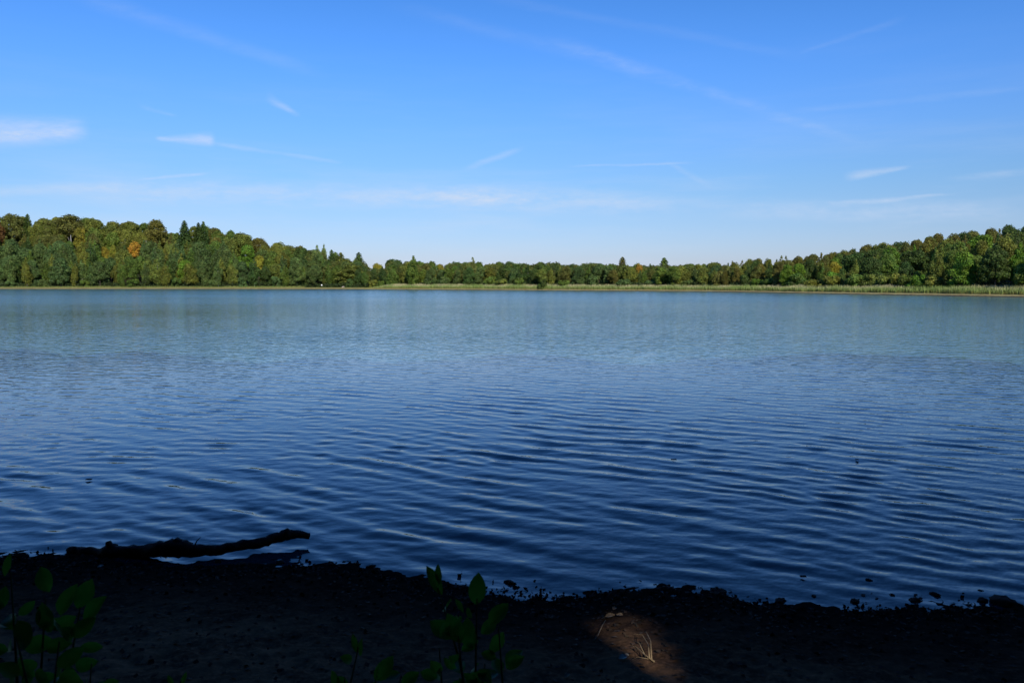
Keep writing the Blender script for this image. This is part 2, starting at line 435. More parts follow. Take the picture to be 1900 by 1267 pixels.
# slow variation of the wave field so that crests come in sets
env1 = 0.62 + 0.40 * vnoise(WX, WY, 0.55, 31) + 0.35 * vnoise(WX, WY, 1.4, 41); env2 = 0.7 + 0.4 * vnoise(WX, WY, 0.8, 32) + 0.4 * vnoise(WX, WY, 2.1, 42); env3 = 0.7 + 0.4 * vnoise(WX, WY, 1.1, 33) + 0.4 * vnoise(WX, WY, 2.6, 43)
warp = 0.10 * vnoise(WX, WY, 0.5, 34) + 0.03 * vnoise(WX, WY, 1.7, 35)
def train(n, lmin, lmax, dir0, spread, slope, env, sharp=0.0):
    global WZ
    for _ in range(n):
        lam = math.exp(wr.uniform(math.log(lmin), math.log(lmax)))
        a = dir0 + wr.normal(0, spread); k = 2 * math.pi / lam
        amp = slope / k / math.sqrt(n) * 1.4
        ph = k * ((WX + 0.4 * warp) * math.cos(a) + (WY + warp) * math.sin(a)) + wr.uniform(0, 6.28)
        lod = np.clip((lam / cell - 4.0) / 4.0, 0, 1)
        s_ = np.sin(ph)
        WZ += amp * lod * env * (s_ + sharp * (0.5 * s_ * s_ - 0.25))
MAIN = R(60)     # travel direction of the main swell, crests fall away to the right
near_ = 0.55 + 0.50 * np.clip((16 - R_) / 9, 0, 1)
train(14, 0.40, 0.75, MAIN, R(8), 0.070, env1 * near_, 0.5)
train(7, 0.50, 0.85, MAIN - R(2), R(3.5), 0.062, env1 * np.clip((17 - R_) / 8, 0, 1), 0.7)
train(16, 0.24, 0.45, MAIN + R(4), R(15), 0.055, env2, 0.3)
train(16, 0.20, 0.60, R(98), R(20), 0.032, env3)
train(22, 0.09, 0.22, R(80), R(34), 0.022, env2 * env3)
calm = np.clip((R_ - 6.2) / 2.5, 0.35, 1)
WZ *= calm * np.clip((R(48) - np.abs(A_)) / R(8), 0, 1)
WZ *= np.clip((60 - R_) / 30, 0, 1)
mt_, t, b, out = material("lake_water"); MAT_WATER = mt_
grp = bpy.data.node_groups.new("ripple_height", 'ShaderNodeTree')
grp.interface.new_socket("Vector", in_out='INPUT', socket_type='NodeSocketVector')
grp.interface.new_socket("Small", in_out='OUTPUT', socket_type='NodeSocketFloat')
grp.interface.new_socket("Large", in_out='OUTPUT', socket_type='NodeSocketFloat')
gi = N(grp, 'NodeGroupInput'); go = N(grp, 'NodeGroupOutput')
def rotmap(vec, rz, sc):
    mp = N(grp, 'ShaderNodeMapping'); mp.inputs['Rotation'].default_value = (0, 0, rz); mp.inputs['Scale'].default_value = sc
    grp.links.new(vec, mp.inputs[0]); return mp.outputs[0]
small = NOISE(grp, rotmap(gi.outputs[0], R(20), (0.8, 1.2, 1)), 7.0, 2, 0.5)
la = NOISE(grp, rotmap(gi.outputs[0], R(24), (0.45, 1.0, 1)), 2.3, 2, 0.5)
lb = NOISE(grp, rotmap(gi.outputs[0], R(-12), (0.7, 1.0, 1)), 3.4, 1, 0.5)
grp.links.new(M(grp, 'MULTIPLY', small, 0.030), go.inputs[0])
grp.links.new(M(grp, 'ADD', M(grp, 'MULTIPLY', la, 0.20), M(grp, 'MULTIPLY', lb, 0.11)), go.inputs[1])
g = N(t, 'ShaderNodeNewGeometry'); pos = g.outputs['Position']
EPS = 0.03
def gnode(off):
    va = N(t, 'ShaderNodeVectorMath', operation='ADD'); t.links.new(pos, va.inputs[0]); va.inputs[1].default_value = off
    fl = N(t, 'ShaderNodeVectorMath', operation='MULTIPLY'); t.links.new(va.outputs[0], fl.inputs[0]); fl.inputs[1].default_value = (1, 1, 0)
    n = N(t, 'ShaderNodeGroup'); n.node_tree = grp; t.links.new(fl.outputs[0], n.inputs[0]); return n
g0, gX, gY = gnode((0, 0, 0)), gnode((EPS, 0, 0)), gnode((0, EPS, 0))
px_, py_, _ = XYZ(t, pos)
dist = M(t, 'SQRT', M(t, 'ADD', M(t, 'MULTIPLY', px_, px_), M(t, 'MULTIPLY', py_, py_)))
# wind patches: where the breeze is weaker the surface is smoother
patch = NOISE(t, COMB(t, M(t, 'MULTIPLY', px_, 0.010), M(t, 'MULTIPLY', py_, 0.022)), 1.0, 3, 0.5)
gust = MR(t, patch, 0.32, 0.68, 0.16, 0.36)
cx, cy = -26.0, 72.0
ell = M(t, 'SQRT', M(t, 'ADD', M(t, 'POWER', M(t, 'DIVIDE', M(t, 'SUBTRACT', px_, cx), 26.0), 2.0), M(t, 'POWER', M(t, 'DIVIDE', M(t, 'SUBTRACT', py_, cy), 34.0), 2.0)))
ell = M(t, 'MULTIPLY_ADD', M(t, 'SUBTRACT', NOISE(t, pos, 0.06, 3, 0.6), 0.5), 0.9, ell)
gust = M(t, 'MULTIPLY', gust, MR(t, ell, 0.3, 1.3, 0.55, 1.0))
wl_ = MR(t, dist, 14.0, 48.0, 0.3, 1.0)
ws_ = MR(t, dist, 5.0, 40.0, 0.9, 1.0)
def slope(gA):
    ds_ = M(t, 'DIVIDE', M(t, 'SUBTRACT', gA.outputs[0], g0.outputs[0]), EPS)
    dl_ = M(t, 'DIVIDE', M(t, 'SUBTRACT', gA.outputs[1], g0.outputs[1]), EPS)
    return M(t, 'MULTIPLY', M(t, 'ADD', M(t, 'MULTIPLY', ds_, ws_), M(t, 'MULTIPLY', dl_, wl_)), gust)
sx, sy = slope(gX), slope(gY)
va = N(t, 'ShaderNodeVectorMath', operation='SUBTRACT'); t.links.new(g.outputs['Normal'], va.inputs[0]); t.links.new(COMB(t, sx, sy, 0.0), va.inputs[1])
nn = N(t, 'ShaderNodeVectorMath', operation='NORMALIZE'); t.links.new(va.outputs[0], nn.inputs[0])
t.links.new(nn.outputs[0], b.inputs['Normal'])
# turbid green-blue body; tree shade on the near water is darkened into the colour
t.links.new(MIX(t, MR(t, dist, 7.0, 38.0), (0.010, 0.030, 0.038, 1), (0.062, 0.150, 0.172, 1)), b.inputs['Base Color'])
b.inputs['Specular IOR Level'].default_value = 0.32
b.inputs['IOR'].default_value = 1.333
t.links.new(MR(t, dist, 8, 200, 0.03, 0.16), b.inputs['Roughness'])
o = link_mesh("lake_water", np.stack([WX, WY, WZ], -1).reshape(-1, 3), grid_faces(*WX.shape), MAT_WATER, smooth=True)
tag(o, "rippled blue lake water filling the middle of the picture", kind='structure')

# ------------------------------------------------------------------ tree prototypes
def leaf_cards(P_, Nn, size, rg, spread=0.5, asp=(0.6, 1.0)):
    """one bent quad (2 triangles) per point, facing roughly along Nn"""
    n = len(P_)
    d = Nn + rg.normal(0, spread, (n, 3)); d /= np.linalg.norm(d, axis=1)[:, None] + 1e-9
    a = np.cross(d, rg.normal(0, 1, (n, 3))); a /= np.linalg.norm(a, axis=1)[:, None] + 1e-9
    b_ = np.cross(d, a)
    s = (size * rg.uniform(0.6, 1.35, n))[:, None]; q = rg.uniform(asp[0], asp[1], n)[:, None]
    v0 = P_ - a * s; v1 = P_ - b_ * s * q + d * s * 0.15; v2 = P_ + a * s; v3 = P_ + b_ * s * q + d * s * 0.15
    V = np.stack([v0, v1, v2, v3], 1).reshape(-1, 3)
    return V, np.arange(4 * n).reshape(n, 4)
def lobes_crown(rg, lobes, n_total, size, keep=None, spread=0.5, low_cut=-0.55):
    """lobes: list of (center, (rx, ry, rz)); leaf clumps lie on and just inside the lobes"""
    wts = np.array([l[1][0] * l[1][2] for l in lobes]); wts = wts / wts.sum()
    PP = []; NN = []
    for (c, r_), w in zip(lobes, wts):
        n = int(n_total * w)
        d = rg.normal(0, 1, (n, 3)); d /= np.linalg.norm(d, axis=1)[:, None]
        d = d[d[:, 2] > low_cut - rg.uniform(0, 0.35, len(d))]
        rr = 1 - np.abs(rg.normal(0, 0.16, len(d)))
        bump_ = 1 + 0.10 * np.sin(d[:, 0] * 7 + c[0] * 3) * np.sin(d[:, 2] * 8 + c[1] * 5) + 0.07 * np.sin(d[:, 1] * 13 + c[2])
        PP.append(np.array(c) + d * np.array(r_) * (rr * bump_)[:, None]); NN.append(d)
    return leaf_cards(np.concatenate(PP), np.concatenate(NN), size, rg, spread)
def broad_lobes(rg, H, W, base, nl=16):
    """domed crown of height H, width W starting at base*H"""
    L = [((0, 0, H * (0.55 + base / 2)), (W * 0.30, W * 0.30, H * (1 - base) * 0.42))]
    for i in range(nl):
        a = rg.uniform(0, 2 * np.pi); z = rg.uniform(0, 1) ** 0.8
        prof_ = math.sqrt(max(0.03, 1 - (max(0, z - 0.30) / 0.72) ** 2)) * (0.80 + 0.2 * min(1, z / 0.3))
        rr = W / 2 * prof_ * rg.uniform(0.55, 0.80)
        s = W * rg.uniform(0.09, 0.19)
        L.append(((math.cos(a) * rr, math.sin(a) * rr, H * (base + (1 - base) * (0.08 + z * 0.80))), (s, s, s * rg.uniform(0.75, 1.0))))
    return L
def tall_lobes(rg, H, W, base):
    L = []
    n = 15
    for i in range(n):
        z = (i + 0.5) / n
        w = W / 2 * (math.sin(math.pi * min(1, 0.22 + z * 0.80)) ** 0.7)
        a = rg.uniform(0, 6.28); rr = w * rg.uniform(0.15, 0.6); s = max(0.5, w * rg.uniform(0.42, 0.62))
        L.append(((math.cos(a) * rr, math.sin(a) * rr, H * (base + (1 - base) * z * 0.95)), (s, s, s * rg.uniform(1.1, 1.7))))
    L.append(((rg.uniform(-.2, .2), 0, H * 0.95), (W * 0.07, W * 0.07, H * 0.06)))
    return L
def trunk_mesh(rg, H, r0, base, W, mat, limbs=6, name="trunk"):
    ac = Acc()
    lean = [rg.uniform(-0.02, 0.02) * H for _ in range(2)]
    top = 0.86 * H
    pts = [(lean[0] * (z ** 1.5) + rg.uniform(-.05, .05), lean[1] * z ** 1.5, z * top - 0.6 * (z == 0)) for z in (0, .12, .3, .5, .7, .85, 1)]
    ac.add(tube(pts, [r0 * 1.35, r0, r0 * .85, r0 * .65, r0 * .42, r0 * .25, r0 * .06], 7))
    for i in range(limbs):
        z = rg.uniform(max(0.2, base), 0.75); a = rg.uniform(0, 6.28); L = W * rg.uniform(0.22, 0.40)
        p0 = Vector((lean[0] * z ** 1.5, lean[1] * z ** 1.5, z * top)); dd = Vector((math.cos(a), math.sin(a), rg.uniform(0.5, 1.1))).normalized()
        p1 = p0 + dd * L * 0.5 + Vector((0, 0, 0.1 * L)); p2 = p0 + dd * L
        ac.add(tube([p0, p1, p2], [r0 * 0.38, r0 * 0.24, r0 * 0.06], 5))
    return ac.v, ac.f
def new_mesh(name, vf, mat, smooth=False):
    o = link_mesh(name, vf[0], vf[1], mat, smooth=smooth); me = o.data
    bpy.data.objects.remove(o); return me

PROTO = {}     # kind -> list of (crown mesh, trunk mesh, nominal height, nominal width)
def add_proto(kind, crown, trunk, H, W, bark): PROTO.setdefault(kind, []).append((new_mesh("crown", crown, MAT_FOL), new_mesh("trunk", trunk, bark, True), H, W))
for i in range(9):
    rg = np.random.default_rng(100 + i)
    H = 16; W = rg.uniform(10, 13); base = rg.uniform(0.06, 0.20)
    add_proto('broadleaf_tree', lobes_crown(rg, broad_lobes(rg, H, W, base, 32), 9500, 0.27, spread=0.6), trunk_mesh(rg, H, 0.28, base, W, MAT_BARK), H, W, MAT_BARK)
for i in range(6):
    rg = np.random.default_rng(200 + i)
    H = 16; W = rg.uniform(6.0, 8.0)
    add_proto('birch_tree', lobes_crown(rg, tall_lobes(rg, H, W, 0.10), 5200, 0.25, spread=0.8), trunk_mesh(rg, H, 0.16, .2, W, MAT_BIRCH), H, W, MAT_BIRCH)
for i in range(2):
    rg = np.random.default_rng(300 + i)
    H = 16; W = 7.2; PP = []; NN = []
    z = 0.10
    while z < 0.985:
        w = W / 2 * (1 - z) ** 0.62 + 0.16
        nb = int(6 + 10 * (1 - z))
        a0 = rg.uniform(0, 6.28)
        for k in range(nb):
            a = a0 + 6.28 * k / nb + rg.uniform(-.2, .2); L = w * rg.uniform(0.75, 1.15); m_ = max(5, int(L * 13))
            s_ = np.linspace(0.1, 1, m_)
            PP.append(np.stack([np.cos(a) * s_ * L, np.sin(a) * s_ * L, H * z - 0.35 * L * s_ ** 1.5 + rg.normal(0, .05, m_)], -1) + rg.normal(0, .08, (m_, 3)))
            NN.append(np.tile([math.cos(a) * .5, math.sin(a) * .5, .8], (m_, 1)))
        z += 0.035
    add_proto('spruce_tree', leaf_cards(np.concatenate(PP), np.concatenate(NN), 0.30, rg, 0.6, (0.5, 0.8)), trunk_mesh(rg, H, 0.2, .1, W, MAT_BARK, 0), H, W, MAT_BARK)
for i in range(4):
    rg = np.random.default_rng(400 + i)
    H = 5.5; W = rg.uniform(5.5, 7)
    L = []
    for k in range(16):
        a = rg.uniform(0, 6.28); z = rg.uniform(0.05, 0.85); w = W / 2 * math.sqrt(max(0.05, 1 - (z / 1.0) ** 2)) * rg.uniform(0.3, 0.8); s = rg.uniform(0.8, 1.3)
        L.append(((math.cos(a) * w, math.sin(a) * w, H * z), (s, s, s * 0.9)))
    add_proto('willow_bush', lobes_crown(rg, L, 4200, 0.21, low_cut=-1.2), trunk_mesh(rg, H, 0.12, .1, W, MAT_BARK, 5), H, W, MAT_BARK)

COLS = {   # base leaf colours (albedo)
    'mid green': (0.114, 0.170, 0.027), 'dark green': (0.070, 0.113, 0.024), 'olive': (0.158, 0.179, 0.030), 'blue-green': (0.096, 0.146, 0.038),
    'brown-olive': (0.133, 0.133, 0.027), 'fresh green': (0.121, 0.204, 0.020), 'yellow-green': (0.247, 0.246, 0.030), 'pale green': (0.173, 0.209, 0.052),
    'yellow': (0.299, 0.248, 0.029), 'orange': (0.412, 0.248, 0.032), 'rusty': (0.222, 0.105, 0.031)}
def plant_tree(kind, x, y, z, h, w=None, colour='mid green', rz=None, proto=None, part_names=("crown", "trunk")):
    lst = PROTO[kind]; pr = lst[proto if proto is not None else random.randrange(len(lst))]
    root = empty(kind, (x, y, z), rz if rz is not None else random.uniform(0, 6.28))
    sz = h / pr[2]; sw = (w / pr[3]) if w else sz * random.uniform(0.85, 1.15)
    root.scale = (sw, sw, sz)
    cr = bpy.data.objects.new("crown", pr[0]); tr = bpy.data.objects.new("trunk", pr[1])
    base = COLS[colour]; j = random.uniform(0.85, 1.18); hshift = random.uniform(-0.10, 0.10)
    cr.color = (base[0] * j * (1 + hshift), base[1] * j, base[2] * j * (1 - hshift), 1)
    for q in (tr, cr):
        COL.objects.link(q); q.parent = root
    return root

# special, hand placed trees: kind, px, top py, distance behind shore, height, width, colour, label
trees = []   # (px, d, x, y, h, w, kind, colour, label or None)
def bearing_x(px, d): return (px - 950) / F * d
def special(kind, px, top, h, w, colour, label, dmin=8, d=None):
    """stand a tree of height h on the ground so that its top is seen at photograph row `top`"""
    if d is None:
        Ds = float(Ds_of(px)); best = None
        for dd in np.arange(Ds + dmin, float(Dc_of(px)) + 25, 2.0):
            x = bearing_x(px, dd); gz = float(ground_h(np.array([x]), np.array([dd]))[0])
            py = 526 - (gz + h * 0.97 - EYE) / dd * F
            e = abs(py - top)
            if best is None or e < best[0]: best = (e, dd)
        d = best[1]
    trees.append([px, d, bearing_x(px, d), d, h, w, kind, colour, label])
sp = special
sp('broadleaf_tree', 254, 450, 13, 9, 'orange', "bright orange autumn tree standing out on the left hillside")
sp('broadleaf_tree', 199, 459, 10, 5.5, 'yellow', "smaller golden yellow tree just left of the bright orange tree")
sp('broadleaf_tree', 214, 455, 11, 5.5, 'yellow-green', "small yellow-green tree between the golden and orange trees")
sp('spruce_tree', 59, 399, 20, 9, 'dark green', "pointed dark spruce top breaking the ridge at the far left")
sp('spruce_tree', 347, 411, 20, 11, 'dark green', "tallest dark spruce on the left ridge, left of its two neighbours")
sp('spruce_tree', 373, 415, 19, 9, 'dark green', "dark spruce on the left ridge, left one of a close pair")
sp('spruce_tree', 382, 413, 19.5, 9, 'dark green', "dark spruce on the left ridge, right one of a close pair")
sp('broadleaf_tree', 134, 400, 21, 22, 'brown-olive', "broad domed olive-brown tree on the left hill's highest ridge")
sp('broadleaf_tree', 30, 400, 20, 17, 'brown-olive', "wide domed ridge tree left of the pointed spruce top")
sp('broadleaf_tree', 155, 418, 15, 8, 'yellow', "yellowing tree just below the highest domed ridge tree", d=470)
sp('broadleaf_tree', 2, 410, 17, 9, 'rusty', "rusty brown tree at the ridge's far left end")
sp('broadleaf_tree', 295, 411, 20, 15, 'brown-olive', "rounded olive-brown ridge tree left of the tallest spruce")
sp('broadleaf_tree', 456, 436, 17, 15, 'olive', "round olive tree where the left ridge starts to fall")
sp('broadleaf_tree', 462, 456, 15, 12, 'fresh green', "fresh green tree on the slope below the falling ridge")
sp('broadleaf_tree', 482, 474, 13, 8, 'yellow-green', "light yellow-green round tree low on the falling slope")
sp('broadleaf_tree', 345, 484, 13, 8, 'fresh green', "vivid fresh green tree near the foot of the left hill")
sp('broadleaf_tree', 560, 460, 16, 12, 'dark green', "dark rounded tree just left of the two pale poplars")
sp('birch_tree', 590, 457, 18, 9, 'pale green', "pale green poplar with rounded top, left one of two")
sp('birch_tree', 603, 455, 18.5, 6, 'pale green', "slim pale green poplar, right one of two above the beach")
sp('spruce_tree', 617, 465, 17.5, 8, 'dark green', "dark pointed spruce just right of the pale poplars")
sp('spruce_tree', 634, 470, 16.5, 11, 'olive', "blunt olive conifer between the dark spruce and the pine")
sp('spruce_tree', 667, 469, 16.5, 11, 'blue-green', "blue-green pine standing above the wood behind the beach")
sp('broadleaf_tree', 655, 492, 12, 17, 'olive', "broad low olive tree standing directly behind the beach tent", d=395)
sp('broadleaf_tree', 702, 487, 11, 7, 'yellow-green', "yellow-tinged tree behind the left end of the reeds")
sp('birch_tree', 768, 474, 15, 8, 'mid green', "taller mid green tree rising over the reeds' left half")
sp('broadleaf_tree', 817, 485, 11, 6, 'yellow', "small yellow tree in the wood left of the lone bush")
sp('birch_tree', 877, 479, 14, 6.5, 'pale green', "slim pale tree standing alone above the central treeline")
sp('spruce_tree', 1154, 484, 14.5, 9, 'brown-olive', "conical brownish tree above the treeline right of the lone bush")
sp('broadleaf_tree', 1185, 490, 10.5, 5, 'orange', "small orange-brown tree between two conical treetops")
sp('spruce_tree', 1231, 485, 14, 10, 'mid green', "conical green tree above the treeline, nearer the right hill")
sp('broadleaf_tree', 1815, 436, 11, 11, 'fresh green', "round vivid green tree high on the right hill")
sp('broadleaf_tree', 1545, 476, 8, 7, 'yellow-green', "light yellow-green tree on the lower right hill", d=285)
sp('broadleaf_tree', 1583, 478, 11, 9, 'dark green', "dark blue-green tree in the middle of the right hill", d=262)
sp('broadleaf_tree', 1690, 470, 10, 11, 'dark green', "broad dark tree in a hollow halfway up the right hill", d=240)
n_special = len(trees)
NEAR_TREES_SKIP = [(a[2], a[3], (a[5] or 6) * 0.42, a[4]) for a in trees]

# the woods: jittered grid over the land in view
cand = []
for yy in np.arange(120, 560, 3.4):
    for xx in np.arange(-420, 330, 3.4):
        cand.append((xx + rng.uniform(-1.7, 1.7), yy + rng.uniform(-1.7, 1.7)))
cand = np.array(cand)
cpx = 950 + F * cand[:, 0] / cand[:, 1]; cs = sdf(cand[:, 0], cand[:, 1]); cg = ground_h(cand[:, 0], cand[:, 1])
ok = (cpx > -90) & (cpx < 1990) & (cs > 7.5) & (cand[:, 1] < Dc_of(cpx) + 34)
cand, cpx, cs, cg = cand[ok], cpx[ok], cs[ok], cg[ok]
order = np.argsort(cs + rng.uniform(0, 5, len(cs)))
placed = []; bins = np.full(560, 999.0)       # lowest photograph row already covered, per 4 px of bearing
for i in order:
    x, y = cand[i]; px = cpx[i]; s = cs[i]; gz = cg[i]
    Hn = float(H_of(px)); left = px < 560; right = px > 1330
    if s < 12 and random.random() < (0.5 if left else 0.55):
        kind = 'willow_bush'; h = random.uniform(3.5, 6.5); w = random.uniform(5, 7.5)
    else:
        rr = random.random()
        tall = (0.55 if s < 65 else 0.15) if left else (0.30 if right else 0.42)
        kind = 'birch_tree' if rr < tall else ('spruce_tree' if rr > 0.996 else 'broadleaf_tree')
        if y > float(Dc_of(px)) - 30: kind = 'broadleaf_tree'
        h = Hn * (random.uniform(0.62, 0.85) if s < 22 else random.uniform(0.78, 1.0))
        w = h * (random.uniform(0.55, 0.80) if kind == 'broadleaf_tree' else random.uniform(0.38, 0.52) if kind == 'birch_tree' else 0.33)
        if s > 75 and left: w *= 1.2
        if right: w *= 0.80; h *= 0.93
    if y > float(Dc_of(px)) + 2 and random.random() < 0.55:      # saplings close the view under the ridge crowns
        kind = 'willow_bush'; h = random.uniform(6, 9); w = random.uniform(7, 10)
    rad_ = w * 0.5
    bad = False
    for (qx, qy, qr) in placed:
        if (qx - x) ** 2 + (qy - y) ** 2 < ((qr + rad_) * (0.70 if left else 0.64 if right else 0.68)) ** 2: bad = True; break
    if bad: continue
    for (qx, qy, qr, qh) in NEAR_TREES_SKIP:
        if y < qy and y > qy - 75 and abs(950 + F * qx / qy - px) < (qr + rad_ * 0.5) / qy * F:
            row_ = 526 - (float(ground_h(np.array([qx]), np.array([qy]))[0]) + qh * (0.40 if (qx / qy * F + 950 < 540 or qx / qy * F + 950 > 1400) else 0.72) - EYE) / qy * F
            hmax = (526 - row_) * y / F + EYE - gz
            if h > hmax and s > 14:
                if hmax < 0.4 * h: bad = True; break
                w *= max(0.6, hmax / h); h = hmax
        if (qx - x) ** 2 + (qy - y) ** 2 < (qr + rad_ * 0.7) ** 2: bad = True; break
    for (qx, qy, qr) in ():
        if (qx - x) ** 2 + (qy - y) ** 2 < (qr + rad_ * 0.8) ** 2 or (abs(950 + F * qx / qy - px) < qr / qy * F * 0.8 and y < qy and y > qy - 26 and 526 - (gz + h - EYE) / y * F < 526 - (float(ground_h(np.array([qx]), np.array([qy]))[0]) + 7 - EYE) / qy * F and s > 12): bad = True; break
    if bad: continue
    top = 526 - (gz + h - EYE) / y * F
    lim = float(T_of(px)) - (random.uniform(-2, 2) if (left or right) else random.uniform(-4, 4))
    if top < lim:      # keep the tree line where the photograph has it
        h2 = (526 - lim) * y / F + EYE - gz
        if h2 < 0.55 * h: continue
        h = h2; top = lim
    lo = int((px - rad_ / y * F * 0.6 + 100) / 4); hi = int((px + rad_ / y * F * 0.6 + 100) / 4) + 1
    lo = max(lo, 0); hi = min(hi, 559)
    if bins[lo:hi].min() < 900 and top > np.sort(bins[lo:hi])[len(bins[lo:hi]) // 2] - (2.5 if (left or right) else -3) and s > (20 if (left or right) else 32) and kind != 'willow_bush': continue
    expo = max(0.0, float(np.median(np.minimum(bins[lo:hi], 540.0))) - top) * w / y * F      # how much of it shows over the nearer ones
    bins[lo:hi] = np.minimum(bins[lo:hi], top)
    placed.append((x, y, rad_))
    rr = random.random()
    patchn = float(vnoise(x, y, 0.035, 77))
    hi_ = s > (55 if left else 70)
    if px > 1330:
        pal = ['brown-olive', 'brown-olive', 'dark green', 'olive'] if s > 110 or top < float(T_of(px)) + 16 else ['mid green', 'olive', 'dark green', 'fresh green', 'mid green', 'olive', 'blue-green']
    elif left and hi_: pal = ['brown-olive', 'olive', 'olive', 'brown-olive', 'mid green']
    elif left: pal = ['mid green', 'blue-green', 'blue-green', 'mid green', 'olive', 'dark green', 'pale green']
    else: pal = ['mid green', 'dark green', 'olive', 'blue-green', 'mid green', 'brown-olive' if top < float(T_of(px)) + 10 else 'dark green']
    colour = pal[int((rr * 0.65 + 0.35 * (patchn * 0.5 + 0.5)) * len(pal)) % len(pal)]
    trees.append([px, y, x, y, h, w, kind, colour, None, expo])

# beyond 290 broadleaf trees the least visible ones are joined into one mass of forest
plain = sorted([a for a in trees if a[6] == 'broadleaf_tree' and a[8] is None], key=lambda a: -a[9])
n_sp = sum(1 for a in trees if a[6] == 'broadleaf_tree' and a[8] is not None)
surplus = plain[290 - n_sp:]
sid = {id(a) for a in surplus}
trees = [a for a in trees if id(a) not in sid]
if surplus:
    gz_ = ground_h(np.array([a[2] for a in surplus]), np.array([a[3] for a in surplus])); VA = []
    for a, gz in zip(surplus, gz_):
        me, _, H0, W0 = random.choice(PROTO['broadleaf_tree']); n_ = len(me.vertices)
        co = np.empty(n_ * 3, np.float32); me.vertices.foreach_get('co', co); co = co.reshape(-1, 4, 3)[::3]
        c0 = co.mean(1, keepdims=True); co = (c0 + (co - c0) * 1.5).reshape(-1, 3)
        th = random.uniform(0, 6.28); sw = a[5] / W0; sz = a[4] / H0
        X_ = (co[:, 0] * math.cos(th) - co[:, 1] * math.sin(th)) * sw + a[2]; Y_ = (co[:, 0] * math.sin(th) + co[:, 1] * math.cos(th)) * sw + a[3]
        VA.append(np.stack([X_, Y_, co[:, 2] * sz + gz - 0.15], -1))
    VA = np.concatenate(VA)
    fo = link_mesh("forest", VA, np.arange(len(VA)).reshape(-1, 4), MAT_FOL); fo.color = (0.115, 0.135, 0.028, 1)
    tag(fo, "deeper mass of forest showing between the nearer trees on both hills", 'forest', None, 'stuff')
ORD = ["first", "second", "third", "fourth", "fifth", "sixth", "seventh", "eighth", "ninth", "tenth", "eleventh", "twelfth", "thirteenth", "fourteenth", "fifteenth", "sixteenth", "seventeenth", "eighteenth", "nineteenth", "twentieth"]
ZONES = [(-999, 100, "left of the domed ridge tree"), (100, 185, "below the domed ridge tree"), (185, 290, "near the orange tree"), (290, 400, "below the ridge spruces"),
         (400, 560, "right of the ridge spruces"), (560, 690, "behind the beach"), (690, 850, "behind the reeds' left end"), (850, 1005, "left of the lone bush"),
         (1005, 1150, "right of the lone bush"), (1150, 1330, "by the conical trees"), (1330, 1500, "at the right hill's low end"),
         (1500, 1640, "on the middle right hill"), (1640, 1780, "on the upper right hill"), (1780, 9999, "at the right hill's high end")]
KN = {'broadleaf_tree': 'broadleaf tree', 'birch_tree': 'birch tree', 'spruce_tree': 'spruce', 'willow_bush': 'bush'}
GRP = {'broadleaf_tree': 'broadleaf trees of the woods round the lake', 'birch_tree': 'slender trees of the woods round the lake', 'spruce_tree': 'conifers of the woods round the lake', 'willow_bush': 'bushes of the woods round the lake'}
buckets = {}
for a in trees:
    if a[8] is None:
        s = float(sdf(np.array([a[2]]), np.array([a[3]]))[0])
        row = ", front row," if s < 22 else (", second row," if s < 40 else (", middle rows," if s < 75 else ", back rows,"))
        z_ = [q[2] for q in ZONES if q[0] <= a[0] < q[1]][0]
        buckets.setdefault((a[7], a[6], row, z_), []).append(a)
for (c_, k_, row, z_), L in buckets.items():
    L.sort(key=lambda q: q[0])
    for i, a in enumerate(L):
        if len(L) == 1: pre = f"{c_} {KN[k_]}{row} {z_}"
        else:
            o_ = "leftmost" if i == 0 else ("rightmost" if i == len(L) - 1 else ORD[min(i, 19)] + " from left")
            pre = f"{c_} {KN[k_]}{row} {z_}, {o_}"
        a[8] = pre
tree_g = ground_h(np.array([a[2] for a in trees]), np.array([a[3] for a in trees]))
for a, gz in zip(trees, tree_g):
    root = plant_tree(a[6], a[2], a[3], float(gz) - 0.15, a[4], a[5], a[7])
    tag(root, a[8], 'bush' if a[6] == 'willow_bush' else 'tree', GRP[a[6]])
print("ROWS", {z_[2]: sum(1 for a in trees if z_[0] <= a[0] < z_[1]) for z_ in ZONES})
print("TREES", len(trees), {k: sum(1 for a in trees if a[6] == k) for k in KN})

# lone bush in the reeds
pb = at_z(1007, 537, 0.5); 
lb_ = plant_tree('willow_bush', bearing_x(1007, 317), 317, 0.5, 4.6, 3.9, 'dark green', 0.3, 1)
tag(lb_, "lone dark bush standing in the reeds on the far shore", 'bush')

# white bare trunks visible in the left wood
def dead_trunk(px, ptop, pbot, d, label):
    p0 = at_d(px + 2, pbot, d); p1 = at_d(px, ptop, d)
    gz = float(ground_h(np.array([p0.x]), np.array([p0.y]))[0])
    r = empty("dead_tree", (p0.x, p0.y, gz)); loc = Vector((0, 0, 0)); q = p1 - Vector((p0.x, p0.y, gz))
    ac = Acc(); ac.add(tube([loc, q * 0.35 + Vector((0.3, 0, 0)), q * 0.7, q], [0.32, 0.28, 0.2, 0.08], 7))
    link_mesh("trunk", ac.v, ac.f, MAT_BIRCH, r, True)
    ac = Acc(); ac.add(tube([q * 0.6, q * 0.72 + Vector((-1.1, 0, 0.5)), q * 0.85 + Vector((-1.6, 0, 0.8))], [0.12, 0.08, 0.03], 5))
    link_mesh("limb", ac.v, ac.f, MAT_BIRCH, r, True)
    tag(r, label, 'tree')
dead_trunk(131, 436, 452, 455, "pale bare trunk showing below the domed ridge tree")
dead_trunk(271, 447, 462, 440, "pale bare trunk just right of the bright orange tree")

